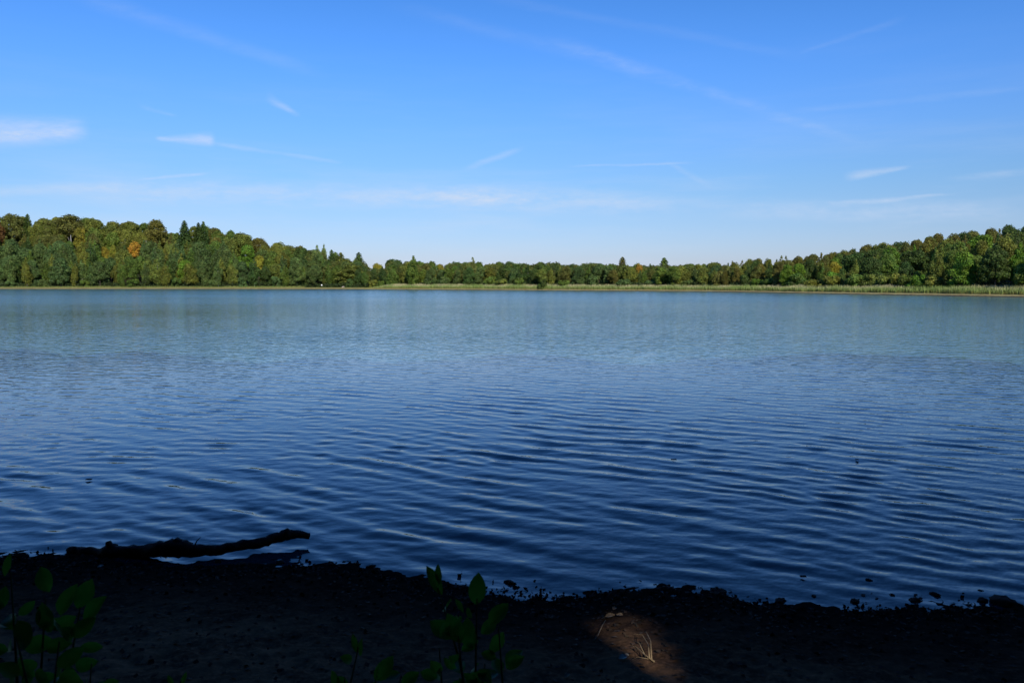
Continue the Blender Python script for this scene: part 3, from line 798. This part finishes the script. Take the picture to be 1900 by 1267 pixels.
# ------------------------------------------------------------------ reeds and shore grass (uncountable)
def blades(n, lo, hi, hfun, s0, s1, width, seed, label, name, mat, dens=None):
    rg = np.random.default_rng(seed)
    idx = rg.uniform(0, len(line) - 1.001, n); px_i = np.interp(idx, np.arange(len(line)), lpx)
    keep = (px_i > lo) & (px_i < hi); idx = idx[keep]; px_i = px_i[keep]; n = len(idx)
    i0 = idx.astype(int); f_ = (idx - i0)[:, None]
    base = line[i0] * (1 - f_) + line[i0 + 1] * f_; nm = nrm[i0]; wg = wig[i0]
    s = rg.uniform(s0, s1, n)
    base = base + nm * (s + wg)[:, None]
    cumi = idx * 1.5
    h = hfun(px_i, s) * (1 + 0.16 * vnoise(cumi, s, 0.35, seed + 1) + 0.10 * vnoise(cumi, s, 1.6, seed + 2)) * rg.uniform(0.7, 1.1, n)
    z = np.interp(s, [q[0] for q in prof], [q[1] for q in prof]) - 0.05
    a = rg.uniform(0, 6.28, n); w = width * rg.uniform(0.6, 1.4, n); lx = rg.normal(0, 0.13, n) * h; ly = rg.normal(0, 0.13, n) * h
    ca, sa = np.cos(a) * w, np.sin(a) * w
    B = np.c_[base, z]
    v0 = B + np.c_[-ca, -sa, z * 0]; v1 = B + np.c_[ca, sa, z * 0]
    mid = B + np.c_[lx * .35, ly * .35, h * .6]
    v2 = mid + np.c_[ca * .9, sa * .9, z * 0]; v3 = mid + np.c_[-ca * .9, -sa * .9, z * 0]
    v4 = B + np.c_[lx, ly, h]
    V = np.stack([v0, v1, v2, v3, v4], 1).reshape(-1, 3)
    k = np.arange(n) * 5
    T = np.concatenate([np.stack([k, k + 1, k + 2], 1), np.stack([k, k + 2, k + 3], 1), np.stack([k + 3, k + 2, k + 4], 1)])
    o = link_mesh(name, V, T, mat)
    tag(o, label, name.replace('_', ' '), None, 'stuff'); return o
def mat_reed(name, low, mid_, tip, zlo, zmid, ztop):
    m, t, b, out = material(name)
    g = N(t, 'ShaderNodeNewGeometry'); _, _, z = XYZ(t, g.outputs['Position'])
    nz = NOISE(t, g.outputs['Position'], 0.10, 4, 0.6); isl = g.outputs['Random Per Island']
    zz = M(t, 'MULTIPLY_ADD', M(t, 'SUBTRACT', isl, 0.5), 0.9, z)
    c = MIX(t, MR(t, zz, zlo, zmid), low, mid_)
    c = MIX(t, M(t, 'MULTIPLY', MR(t, zz, zmid, ztop), MR(t, nz, 0.36, 0.62)), c, tip)
    k = MR(t, isl, 0, 1, 0.7, 1.3, False)
    c = MIX(t, 1.0, c, COMB(t, k, k, k), 'MULTIPLY')
    t.links.new(c, b.inputs['Base Color']); b.inputs['Roughness'].default_value = 0.7; b.inputs['Specular IOR Level'].default_value = 0.2
    tr = N(t, 'ShaderNodeBsdfTranslucent'); t.links.new(c, tr.inputs[0])
    mx = N(t, 'ShaderNodeMixShader'); mx.inputs[0].default_value = 0.2
    t.links.new(b.outputs[0], mx.inputs[1]); t.links.new(tr.outputs[0], mx.inputs[2]); t.links.new(mx.outputs[0], out.inputs[0])
    return m
MAT_REEDS = mat_reed("reed_leaves", (0.26, 0.23, 0.07, 1), (0.20, 0.27, 0.07, 1), (0.52, 0.45, 0.25, 1), 0.5, 1.1, 2.5)
MAT_GRASS = mat_reed("shore_grass", (0.22, 0.20, 0.07, 1), (0.17, 0.20, 0.05, 1), (0.24, 0.25, 0.08, 1), 0.4, 0.8, 1.4)
def reed_h(px, s): return 1.95 * np.clip((px - 668) / 45, 0.15, 1) * np.interp(px, [1000, 1500, 1900], [1.0, 0.88, 0.85]) * np.interp(s, [2, 5], [0.75, 1.0])
blades(150000, 668, 2060, reed_h, 2.4, 10.5, 0.035, 51, "long belt of green reeds with tan tips along the far shore", "reeds", MAT_REEDS)
def grass_h(px, s): return np.where((px > 555) & (px < 675), 0.25, 0.75) * np.interp(s, [3, 8], [0.6, 1.2])
blades(70000, -120, 690, grass_h, 3.4, 12, 0.05, 61, "strip of light green grass along the left far shore", "grass", MAT_GRASS)
# ragged undergrowth at the wood's edge behind bank
rgU = np.random.default_rng(71)
idx = rgU.integers(0, len(line) - 1, 5200); s = rgU.uniform(8, 15, 5200)
keep = (lpx[idx] > -100) & (lpx[idx] < 2060); idx = idx[keep]; s = s[keep]
base = line[idx] + nrm[idx] * s[:, None]
PP = []; NN = []
for q in range(9):
    hh = rgU.uniform(0.2, 2.4, len(idx)) * (1 + 0.3 * vnoise(idx * 1.5, s, 0.3, 5))
    PP.append(np.c_[base + rgU.normal(0, 0.5, base.shape), 0.6 + hh]); NN.append(np.c_[rgU.normal(0, 1, (len(idx), 2)), np.full(len(idx), 0.6)])
V, Fq = leaf_cards(np.concatenate(PP), np.concatenate(NN), 0.3, rgU)
o = link_mesh("undergrowth", V, Fq, MAT_FOL); o.color = (0.045, 0.07, 0.02, 1)
tag(o, "dark low undergrowth along the foot of the woods", 'undergrowth', None, 'stuff')

# ------------------------------------------------------------------ things on the far beach
# sandy beach patch is part of the bank; a pop-up shelter, a white sign, a yellow cloth
bt = at_d(640, 534.5, 386.5)
tent = empty("beach_tent", (bt.x, 386.5, 0.33), 0.12)
n = 10; V = []; Fc = []
for i in range(9):
    u_ = i / 8; 
    for k in range(n + 1):
        a = math.pi * k / n; dep = 0.1 + 0.9 * math.sin(a)
        V.append((math.cos(a) * 1.55, (1 - math.cos(u_ * math.pi / 2)) * 1.3 * math.sin(a) - 0.5, math.sin(u_ * math.pi / 2) * 1.25 * (0.25 + 0.75 * math.sin(a)) if k not in (0, n) else 0))
for i in range(8):
    for k in range(n): Fc.append((i * (n + 1) + k, i * (n + 1) + k + 1, (i + 1) * (n + 1) + k + 1, (i + 1) * (n + 1) + k))
# shell arches over the back
V = []; Fc = []
for i in range(9):
    a = math.pi * i / 8 * 0.62 + 0.0
    for k in range(n + 1):
        b2 = math.pi * k / n
        V.append((-math.cos(b2) * 1.6, 1.0 - math.cos(math.pi - a) * -1.0 * math.sin(b2), math.sin(a) * 1.3 * math.sin(b2) + 0.0))
for i in range(8):
    for k in range(n): Fc.append((i * (n + 1) + k, i * (n + 1) + k + 1, (i + 1) * (n + 1) + k + 1, (i + 1) * (n + 1) + k))
link_mesh("canopy", V, Fc, MAT_TENT, tent, True)
link_mesh("door_opening", [(0.25, -0.62, 0.05), (1.15, -0.62, 0.05), (1.15, -0.45, 0.5), (0.95, -0.35, 0.72), (0.45, -0.35, 0.72), (0.25, -0.45, 0.5), (0.25, -0.3, 0.05), (1.15, -0.3, 0.05)], [(0, 1, 2, 3, 4, 5), (0, 6, 7, 1)], MAT_OPENING_SHADE, tent)  # dark sheet painted in for the shaded inside of the tent
link_mesh("front_wall", [(-1.6, -0.5, 0.0), (1.6, -0.5, 0.0), (1.45, -0.35, 0.75), (0.9, -0.2, 1.15), (-0.9, -0.2, 1.15), (-1.45, -0.35, 0.75)], [(0, 1, 2, 3, 4, 5)], MAT_TENT, tent)
tag(tent, "low pale pink beach tent with dark opening on the far beach", 'tent')
sg = at_d(597, 531, 387)
s0 = empty("sign", (sg.x, 387, 0.5))
V, Fc = tube([(0, 0, -0.2), (0, 0, 1.9)], [0.05, 0.05], 6); link_mesh("post", V, Fc, MAT_BARK, s0)
def box(cx, cy, cz, w, d, h):
    V = [(cx + sx_ * w / 2, cy + sy_ * d / 2, cz + sz_ * h / 2) for sz_ in (-1, 1) for sy_ in (-1, 1) for sx_ in (-1, 1)]
    return V, [(0, 1, 3, 2), (4, 6, 7, 5), (0, 4, 5, 1), (1, 5, 7, 3), (3, 7, 6, 2), (2, 6, 4, 0)]
link_mesh("board", *box(0, -0.08, 1.5, 0.6, 0.04, 0.55), MAT_WHITE, s0)
tag(s0, "small white sign on a post before the dark trees", 'sign')
yc = at_d(656, 533, 388)
V = []; Fc = []
for i in range(7):
    for k in range(7):
        V.append(((i - 3) * 0.33, (k - 3) * 0.25, 0.28 * math.exp(-((i - 3) ** 2 + (k - 3) ** 2) / 5) + 0.05 * math.sin(i * 2.1 + k * 1.7) + 0.08))
for i in range(6):
    for k in range(6): Fc.append((i * 7 + k, (i + 1) * 7 + k, (i + 1) * 7 + k + 1, i * 7 + k + 1))
yo = link_mesh("beach_blanket", V, Fc, MAT_YELLOWCLOTH, None, True, (yc.x, 388.5, 0.5))
tag(yo, "crumpled yellow blanket on the far beach beside the pink tent", 'blanket')

# ------------------------------------------------------------------ trees behind and over the camera (they cast the shade)
spot = at_z(1178, 1212, 0.36)
for _ in range(3):
    spot = at_z(1178, 1212, float(near_h(np.array([spot.x]), np.array([spot.y]), False)[0]))
def on_ground(px, py, dz=0.0):
    z = 0.2
    for _ in range(6):
        p = at_z(px, py, z); z = float(near_h(np.array([p.x]), np.array([p.y]))[0])
    p = at_z(px, py, z); p.z += dz; return p
GAPS = [(on_ground(1172, 1208), 0.18), (on_ground(1140, 1138), 0.03), (on_ground(1205, 1180), 0.04), (on_ground(1262, 1258), 0.02), (on_ground(1085, 1190), 0.0)]
S_ = np.array(SUN)
def cut_gaps(V, Fq, off):
    c = V.reshape(-1, 4, 3).mean(1) + off; keep = np.ones(len(c), bool)
    for p, r in GAPS:
        q = c - np.array(p); al = q @ S_; dd = np.linalg.norm(q - al[:, None] * S_, axis=1)
        keep &= ~((dd < r + 0.24) & (al > 0))
    return V.reshape(-1, 4, 3)[keep].reshape(-1, 3), np.arange(4 * keep.sum()).reshape(-1, 4)
near_specs = [  # x, y, height, width, crown base
    (-6.8, 0.2, 15.5, 14, .42), (0.9, -1.6, 16, 13, .42), (7.2, 0.0, 15.5, 14, .42), (10.5, -4.0, 16, 12, .18), (-14, 0.5, 17, 12, .18), (17, 0.5, 16, 12, .15),
    (-3, -6, 16, 12, .12), (4, -6.5, 16, 12, .12), (-10, -11, 18, 12, .08), (-3.5, -13, 19, 12, .08), (3.5, -12.5, 19, 12, .08), (9.5, -12, 18, 12, .08), (16, -9, 20, 13, .06), (22, -14, 20, 13, .06), (-18, -9, 19, 13, .06),
    (13, -19, 21, 13, .05), (6, -20, 21, 13, .05), (-2, -21, 21, 13, .05), (26, -4, 17, 12, .08), (-13.5, 4.5, 15, 11, .10), (14, 2.2, 15, 11, .10), (-20, 5, 15, 12, .08), (21, 3, 15, 12, .08), (-25, -1, 17, 13, .08), (20, -23, 21, 13, .05)]
NL = ["near bank tree to the left over the photographer", "tall near bank tree just behind the photographer", "near bank tree to the right behind the photographer",
      "near bank tree on the right edge of the shady bank", "near bank tree on the left edge of the shady bank", "outer near bank tree far to the right"]
for i, (x, y, H, W, bs) in enumerate(near_specs):
    rg = np.random.default_rng(900 + i)
    zg = 1.1 if y > -12 else 1.8
    V, Fq = lobes_crown(rg, broad_lobes(rg, H, W, bs, 26), 7000, 0.36, low_cut=-0.9)
    V, Fq = cut_gaps(V, Fq, np.array([x, y, zg]))
    r = empty("bank_tree", (x, y, zg))
    o = link_mesh("crown", V, Fq, MAT_FOL, r); o.color = (0.035, 0.06, 0.014, 1)
    tv, tf = trunk_mesh(rg, H, 0.26, bs + 0.1, W, MAT_BARK); link_mesh("trunk", tv, tf, MAT_BARK, r, True)
    tag(r, NL[i] if i < len(NL) else "tree of the wood behind the near bank, out of the picture", 'tree', 'trees of the near bank')
for i, (x, y) in enumerate([(-12, -6), (-6, -8), (0, -8.5), (6, -7.5), (12, -6), (-18, -3), (18, -4), (3, -15), (-9, -16), (14, -13), (24, -8)]):
    r = plant_tree('willow_bush', x, y, 1.1, 6.0, 8.0, 'dark green', None, i % 4)
    tag(r, "bush of the undergrowth behind the near bank, out of the picture", 'bush', 'bushes behind the near bank')

# ------------------------------------------------------------------ log at the water's edge
LOGP = [((128, 1026), 8.0, .06), ((150, 1024), 8.0, .065), ((185, 1025), 7.95, .05), ((203, 1024), 7.9, .085), ((225, 1024), 7.9, .06), ((270, 1021), 7.85, .065), ((305, 1018), 7.8, .085), ((335, 1017), 7.8, .09),
        ((365, 1021), 7.8, .062), ((400, 1020), 7.85, .052), ((440, 1013), 7.95, .052), ((480, 1007), 8.05, .052), ((510, 999), 8.15, .052), ((530, 992), 8.2, .060), ((550, 992), 8.25, .045), ((574, 994), 8.3, .032)]
pts = [at_d(p[0], p[1], d) for p, d, r_ in LOGP]
o0 = pts[6].copy(); o0.z = 0
lg = empty("driftwood_log", o0)
rgl = random.Random(5)
def densify(ps, rs, k):
    P2 = []; R2 = []
    for i in range(len(ps) - 1):
        for j in range(k):
            f_ = j / k; P2.append(ps[i].lerp(ps[i + 1], f_) + Vector((rgl.uniform(-1, 1), rgl.uniform(-1, 1), rgl.uniform(-1, 1))) * 0.008); R2.append(rs[i] * (1 - f_) + rs[i + 1] * f_)
    P2.append(ps[-1]); R2.append(rs[-1]); return P2, R2
P2, R2 = densify([p - o0 for p in pts], [r_ for _, _, r_ in LOGP], 4)
V, Fc = tube(P2, R2, 12, True, 0.13, rgl)
link_mesh("trunk", V, Fc, MAT_LOG, lg, True)
def bit(name, ps, rs, parent=lg, mat=MAT_LOG, n=7, j=0.1):
    V, Fc = tube([Vector(p) for p in ps], rs, n, True, j, rgl); return link_mesh(name, V, Fc, mat, parent, True)
q = at_d(207, 1022, 7.9) - o0
bit("branch_stub", [q, q + Vector((-.02, 0, .06)), q + Vector((-.035, .01, .10))], [.05, .04, .028])
q = at_d(330, 1014, 7.8) - o0
bit("knot", [q + Vector((-.10, 0, .0)), q + Vector((-.01, 0, .045)), q + Vector((.12, 0, .0))], [.04, .055, .03])
q = at_d(532, 992, 8.2) - o0
bit("branch_stub", [q, q + Vector((.0, 0, .045)), q + Vector((-.01, .0, .065))], [.055, .045, .025])
q = at_d(230, 1028, 7.9) - o0
bit("twig", [q, q + Vector((.03, -.1, -.02)), q + Vector((.05, -.15, -.1))], [.012, .010, .006], n=5)
q = at_d(360, 1014, 7.8) - o0
bit("twig", [q, q + Vector((.03, 0, .06)), q + Vector((.07, 0, .10))], [.008, .006, .003], n=5)
tag(lg, "dark crooked driftwood log lying at the water's edge", 'log')

# ------------------------------------------------------------------ clods and stones along the waterline
import mathutils.noise as mn
def clod_mesh(seed, squash=0.6):
    import bmesh
    bm = bmesh.new(); bmesh.ops.create_icosphere(bm, subdivisions=3, radius=1.0)
    for vv in bm.verts:
        k = 1 + 0.45 * mn.noise(vv.co * 1.3 + Vector((seed * 7.1, 0, 0))) + 0.30 * mn.noise(vv.co * 3.3 + Vector((seed, 3, 0))) + 0.18 * mn.noise(vv.co * 8 + Vector((seed, 3, 5)))
        vv.co = Vector((vv.co.x * k, vv.co.y * k, vv.co.z * k * squash))
    me = bpy.data.meshes.new("clod"); bm.to_mesh(me); bm.free(); me.materials.append(MAT_CLOD)
    for p_ in me.polygons: p_.use_smooth = True
    return me
clods = [clod_mesh(i) for i in range(5)]
CL = [((690, 1050), 11, "lone dark mud clod just off the shore left of the centre plant"), ((610, 1046), 14, "pointed dark clod on the shore right of the log's tip"),
      ((1865, 1118), 30, "largest dark mud lump on the shore at the right"), ((1822, 1112), 12, "clod touching the largest mud lump's left side"),
      ((1735, 1100), 10, "clod in the shallows second from the largest lump"), ((1700, 1112), 14, "flat clod in the shallows left of the largest lump"),
      ((1655, 1102), 7, "small clod in the shallows at the right"), ((1612, 1074), 7, "tiny clod standing well off the right shore"),
      ((1585, 1114), 11, "dark clod at the waterline between mid shore and right lump"), ((945, 1078), 11, "clod in the shallows right of the centre plant's top"),
      ((75, 1034), 9, "small clod at the waterline left of the log"), ((405, 1040), 10, "clod in the small pool below the log"),
      ((450, 1047), 14, "long flat clod at the waterline below the log's middle"), ((1330, 1100), 22, "wide low mud hummock at the waterline right of sunlit patch"),
      ((1240, 1092), 18, "low mud hummock directly above the sunlit patch"), ((1450, 1112), 13, "flat clod at the waterline, mid right"),
      ((520, 1042), 10, "clod at the waterline under the log's raised tip"), ((1820, 1094), 6, "tiny clod in the shallows above the largest lump"),
      ((1510, 1104), 6, "tiny clod in the shallows, mid right"), ((860, 1088), 13, "clod on the waterline behind the centre plant")]
for i, ((px, py), wpx, lb) in enumerate(CL):
    p = at_z(px, py, 0.01); w = wpx / F * p.y * 0.88
    o = bpy.data.objects.new("mud_clod", clods[i % 5]); COL.objects.link(o)
    o.location = (p.x, p.y, 0.0); o.rotation_euler = (0, 0, i * 1.3); o.scale = (w, w * 0.8, w * 0.75)
    tag(o, lb, 'clod', 'dark clods along the near waterline')
# uncountable crumbs and weed scraps at the waterline
rc = np.random.default_rng(81)
n = 4200
cxs = rc.uniform(-7, 7, n); off = rc.normal(0.12, 0.16, n); off = np.where(rc.uniform(0, 1, n) < 0.62, np.abs(rc.normal(0, 0.6, n)), off)
clump = vnoise(cxs, off, 2.2, 82)
keep = clump > -0.25 - 0.9 * (off > 0.15); cxs = cxs[keep]; off = off[keep]; n = len(cxs)
cys = np.interp(cxs, wlx, wly) - off
cz = np.maximum(near_h(cxs, cys), 0.0) + 0.006
P_ = np.c_[cxs, cys, cz]
V, Fq = leaf_cards(P_, np.tile([0, 0, 1.0], (n, 1)), 0.020, rc, 0.6)
o = link_mesh("shore_debris", V, Fq, MAT_CLOD); tag(o, "dark crumbs of mud and weed along the near waterline", 'debris', None, 'stuff')
# leaf litter on the bank
n = 5000
cxs = rc.uniform(-6, 6, n); cys = np.interp(cxs, wlx, wly) - rc.uniform(0.25, 5.0, n); cz = near_h(cxs, cys) + 0.008
V, Fq = leaf_cards(np.c_[cxs, cys, cz], np.tile([0, 0, 1.0], (n, 1)), 0.018, rc, 0.25)
o = link_mesh("leaf_litter", V, Fq, MAT_DEADLEAF); tag(o, "dead brown leaf litter scattered over the shaded bank", 'leaf litter', None, 'stuff')
# pebbles, twigs and fine debris that can be seen singly in the sunlit patch
p0 = on_ground(1190, 1215, 0.01)
tw = empty("dry_twig", p0)
def twl(pl, r0, name, d0=0.0):
    q = [on_ground(a, b, 0.012 + h) - p0 for a, b, h in pl]
    k = len(q); bit(name, q, [r0 * (1 - 0.75 * i / (k - 1)) for i in range(k)], tw, MAT_TWIG, 6, 0.08)
twl([(1214, 1230, 0), (1196, 1220, .01), (1180, 1210, .03), (1164, 1206, .02)], .006, "stem")
twl([(1205, 1224, 0.0), (1203, 1207, .03), (1192, 1193, .05), (1172, 1191, .05)], .005, "branch")
twl([(1209, 1226, 0.0), (1207, 1205, .05), (1199, 1190, .06), (1188, 1190, .06)], .005, "branch")
twl([(1198, 1221, 0.0), (1186, 1203, .03), (1174, 1199, .03)], .004, "branch")
twl([(1203, 1225, 0.0), (1183, 1224, .01), (1168, 1230, .0)], .003, "branch")
tag(tw, "pale dry branching twig in the sunlit patch of bank", 'twig')
p0 = on_ground(1112, 1178, 0.01); tw = empty("dry_stick", p0)
twl([(1101, 1192, 0), (1110, 1182, .01), (1117, 1166, .01), (1124, 1152, .0)], .005, "stick")
tag(tw, "thin straight pale stick above left of the dry twig", 'stick')
def flat_leaf(px, py, s, mat, label, name="fallen_leaf", rz=0.0, cat='leaf'):
    p = on_ground(px, py, 0.012); V = []; Fc = []
    prof_ = [(0, 0.05), (.25, .32), (.55, .36), (.8, .22), (1, .02)]
    for i, (a, w) in enumerate(prof_):
        zz = 0.10 * math.sin(a * 3.1)
        V += [((a - .5) * s, -w * s, zz * s + .09 * s), ((a - .5) * s, 0, zz * s), ((a - .5) * s, w * s, zz * s + .12 * s)]
    for i in range(4):
        for k in range(2): Fc.append((i * 3 + k, (i + 1) * 3 + k, (i + 1) * 3 + k + 1, i * 3 + k + 1))
    o = link_mesh(name, V, Fc, mat, None, True, p); o.rotation_euler = (0.1, -0.15, rz)
    tag(o, label, cat); return o
flat_leaf(1157, 1223, .07, MAT_SHELL, "pale crumpled leaf scrap left of the dry twig in the sun", rz=.3)
flat_leaf(1163, 1218, .035, MAT_SHELL, "tiny pale scrap touching the pale leaf scrap in the sun", rz=1.9)
flat_leaf(1140, 1131, .05, MAT_TWIG, "tan fallen leaf, topmost in the small upper sun fleck", rz=1.0)
flat_leaf(1132, 1146, .08, MAT_TWIG, "tan fallen leaf, left of two in the upper sun fleck", rz=.1)
flat_leaf(1150, 1144, .06, MAT_TWIG, "tan fallen leaf, right of two in the upper sun fleck", rz=-.6)
flat_leaf(1070, 1189, .03, MAT_TWIG, "tiny tan leaf at the sunlit patch's left rim", rz=-.6)
flat_leaf(1052, 1256, .05, MAT_TWIG, "tan leaf at the bottom edge left of the sunlit patch", rz=.9)
flat_leaf(187, 1053, .06, MAT_SHELL, "pale grey scrap on the mud below the log's left end", rz=.4)

# floating leaves on the water
for i, (px, py, s, lb) in enumerate([(1590, 853, .04, "small leaf floating far out on the water, right of centre"), (1250, 853, .06, "brown leaf floating well out on the water near centre"),
      (165, 890, .06, "leaf floating on the water above the log's left part"), 
      (1490, 1070, .04, "leaf floating near the right shore")]):
    p = at_z(px, py, 0.012); V = [(math.cos(a) * s * (1 if k % 2 else .8), math.sin(a) * s * .6, 0.006 * math.sin(3 * a)) for k, a in enumerate(np.linspace(0, 5.5, 8))]
    o = link_mesh("floating_leaf", V, [tuple(range(8))], MAT_DEADLEAF, None, False, (p.x, p.y, 0.02)); tag(o, lb, 'leaf', 'leaves floating on the lake')

# ------------------------------------------------------------------ foreground plants
def leaf_mesh(seed, L=1.0, W=0.62):
    rg = random.Random(seed); V = []; Fc = []
    ws = [0.03, .28, .45, .52, .52, .45, .27, .0]
    for i, w in enumerate(ws):
        a = i / 7; z = -0.28 * a * a + 0.05 * math.sin(a * 5 + seed)
        e = 1 + rg.uniform(-.06, .06)
        V += [(a * L, -w * W * e, z + w * .22), (a * L, -w * W * .5, z + w * .09), (a * L, 0, z), (a * L, w * W * .5, z + w * .09), (a * L, w * W * e, z + w * .22)]
    for i in range(7):
        for k in range(4): Fc.append((i * 5 + k, (i + 1) * 5 + k, (i + 1) * 5 + k + 1, i * 5 + k + 1))
    me = bpy.data.meshes.new("leaf"); me.from_pydata(V, [], Fc); me.materials.append(MAT_NEARLEAF)
    for p_ in me.polygons: p_.use_smooth = True
    return me
LEAVES = [leaf_mesh(i) for i in range(4)] + [leaf_mesh(9, 1.0, 0.38)]
def put_leaf(plant, o0, base, tip, roll, idx=0, wide=1.0):
    """a leaf from base to tip (world), as a child of plant"""
    d = tip - base; L = d.length; x = d.normalized(); up = Vector((math.sin(roll), 0.35 * math.cos(roll) - 1.0 * math.cos(roll), 0.25)).normalized()
    y = up.cross(x).normalized(); z = x.cross(y)
    o = bpy.data.objects.new("leaf", LEAVES[idx]); COL.objects.link(o); o.parent = plant
    m = Matrix((x * L, y * L * wide, z * L)).transposed().to_4x4(); m.translation = base - o0
    o.matrix_local = m
def plant(name, label, foot, stems, big, seed, d, nfill, grp_=None):
    """stems: list of tip pixels; big: list of (base px, tip px, roll, mesh, depth) leaves; nfill random leaves down each stem"""
    rg = random.Random(seed)
    f = Vector((foot[0], foot[1], float(near_h(np.array([foot[0]]), np.array([foot[1]]))[0]) - .02))
    r = empty(name, f)
    for (tx, ty, td) in stems:
        tip = at_d(tx, ty, td); mid = f.lerp(tip, .5) + Vector((rg.uniform(-.06, .06), rg.uniform(-.05, .05), .05))
        P3 = [f + Vector((rg.uniform(-.03, .03), rg.uniform(-.03, .03), 0)), f.lerp(mid, .5) + Vector((rg.uniform(-.02, .02), 0, 0)), mid, mid.lerp(tip, .5) + Vector((rg.uniform(-.02, .02), 0, .015)), tip]
        V, Fc = tube([p - f for p in P3], [.009, .008, .006, .004, .002], 6)
        link_mesh("stem", V, Fc, MAT_STEM, r, True)
        for k in range(nfill):
            a = rg.uniform(.18, .93); i = min(3, int(a * 4)); p = P3[i].lerp(P3[i + 1], a * 4 - i)
            ang_ = rg.uniform(0, 6.28); L = rg.uniform(.05, .09) * (1.15 - .35 * a)
            dd = Vector((math.cos(ang_), math.sin(ang_) * .8, rg.uniform(-.1, .9))).normalized()
            put_leaf(r, f, p + dd * .02, p + dd * (L + .02), rg.uniform(-.9, .9), rg.randrange(4), rg.uniform(.8, 1.15))
    for (b_, t_, roll, idx, dd) in big:
        p1_ = at_d(t_[0], t_[1], dd + .01); put_leaf(r, f, p1_.lerp(at_d(b_[0], b_[1], dd), .86), p1_, roll, idx, .92)
    tag(r, label, 'plant', grp_)
    return r
plant("leafy_sapling", "tallest dark leafy sapling in the foreground at the lower left", (-1.45, 2.3), [(85, 1110, 2.3), (20, 1060, 2.3), (150, 1120, 2.35), (110, 1190, 2.2), (30, 1180, 2.2), (170, 1230, 2.3)],
      [((95, 1105), (72, 1052), .2, 0, 2.3), ((112, 1150), (130, 1085), -.2, 1, 2.3), ((140, 1135), (168, 1078), .3, 2, 2.3), ((150, 1160), (188, 1105), -.3, 3, 2.35), ((8, 1075), (16, 1028), .1, 4, 2.3),
       ((0, 1135), (8, 1090), .3, 0, 2.3), ((100, 1240), (150, 1205), .3, 1, 2.2), ((60, 1200), (30, 1150), .3, 2, 2.2), ((100, 1180), (70, 1120), -.1, 3, 2.25), ((125, 1185), (172, 1150), .4, 0, 2.3)], 1, 2.3, 30)
plant("leafy_sapling", "dark leafy sapling in the foreground at the centre bottom, taller one", (-.12, 2.5), [(812, 1090, 2.5), (885, 1110, 2.5), (925, 1160, 2.5), (850, 1180, 2.45), (900, 1230, 2.5), (815, 1200, 2.5)],
      [((824, 1112), (794, 1050), .2, 4, 2.5), ((818, 1090), (810, 1047), -.2, 4, 2.5), ((882, 1130), (888, 1066), .05, 0, 2.5), ((862, 1140), (846, 1110), .3, 4, 2.5), ((905, 1165), (938, 1118), -.3, 1, 2.5),
       ((845, 1190), (800, 1150), .3, 2, 2.5), ((860, 1200), (830, 1140), .0, 3, 2.45), ((880, 1210), (862, 1150), -.2, 0, 2.5), ((905, 1215), (935, 1175), .2, 2, 2.5)], 2, 2.5, 22)
plant("leafy_sapling", "small leafy sapling left of the taller centre one at the bottom edge", (-.55, 2.55), [(665, 1200, 2.5), (700, 1240, 2.45), (640, 1255, 2.5), (745, 1252, 2.5)],
      [((662, 1215), (655, 1176), .2, 4, 2.5), ((670, 1222), (668, 1185), -.3, 4, 2.5), ((690, 1268), (728, 1222), .2, 0, 2.45), ((740, 1275), (775, 1246), -.2, 1, 2.5), ((650, 1280), (625, 1255), .1, 2, 2.5)], 3, 2.5, 8)
plant("leafy_sapling", "tiny leafy shoot at the bottom edge between left and centre plants", (-1.02, 2.6), [(335, 1262, 2.5), (318, 1270, 2.5)],
      [((335, 1275), (345, 1247), .2, 4, 2.5), ((325, 1278), (310, 1252), .1, 4, 2.5)], 4, 2.5, 3)
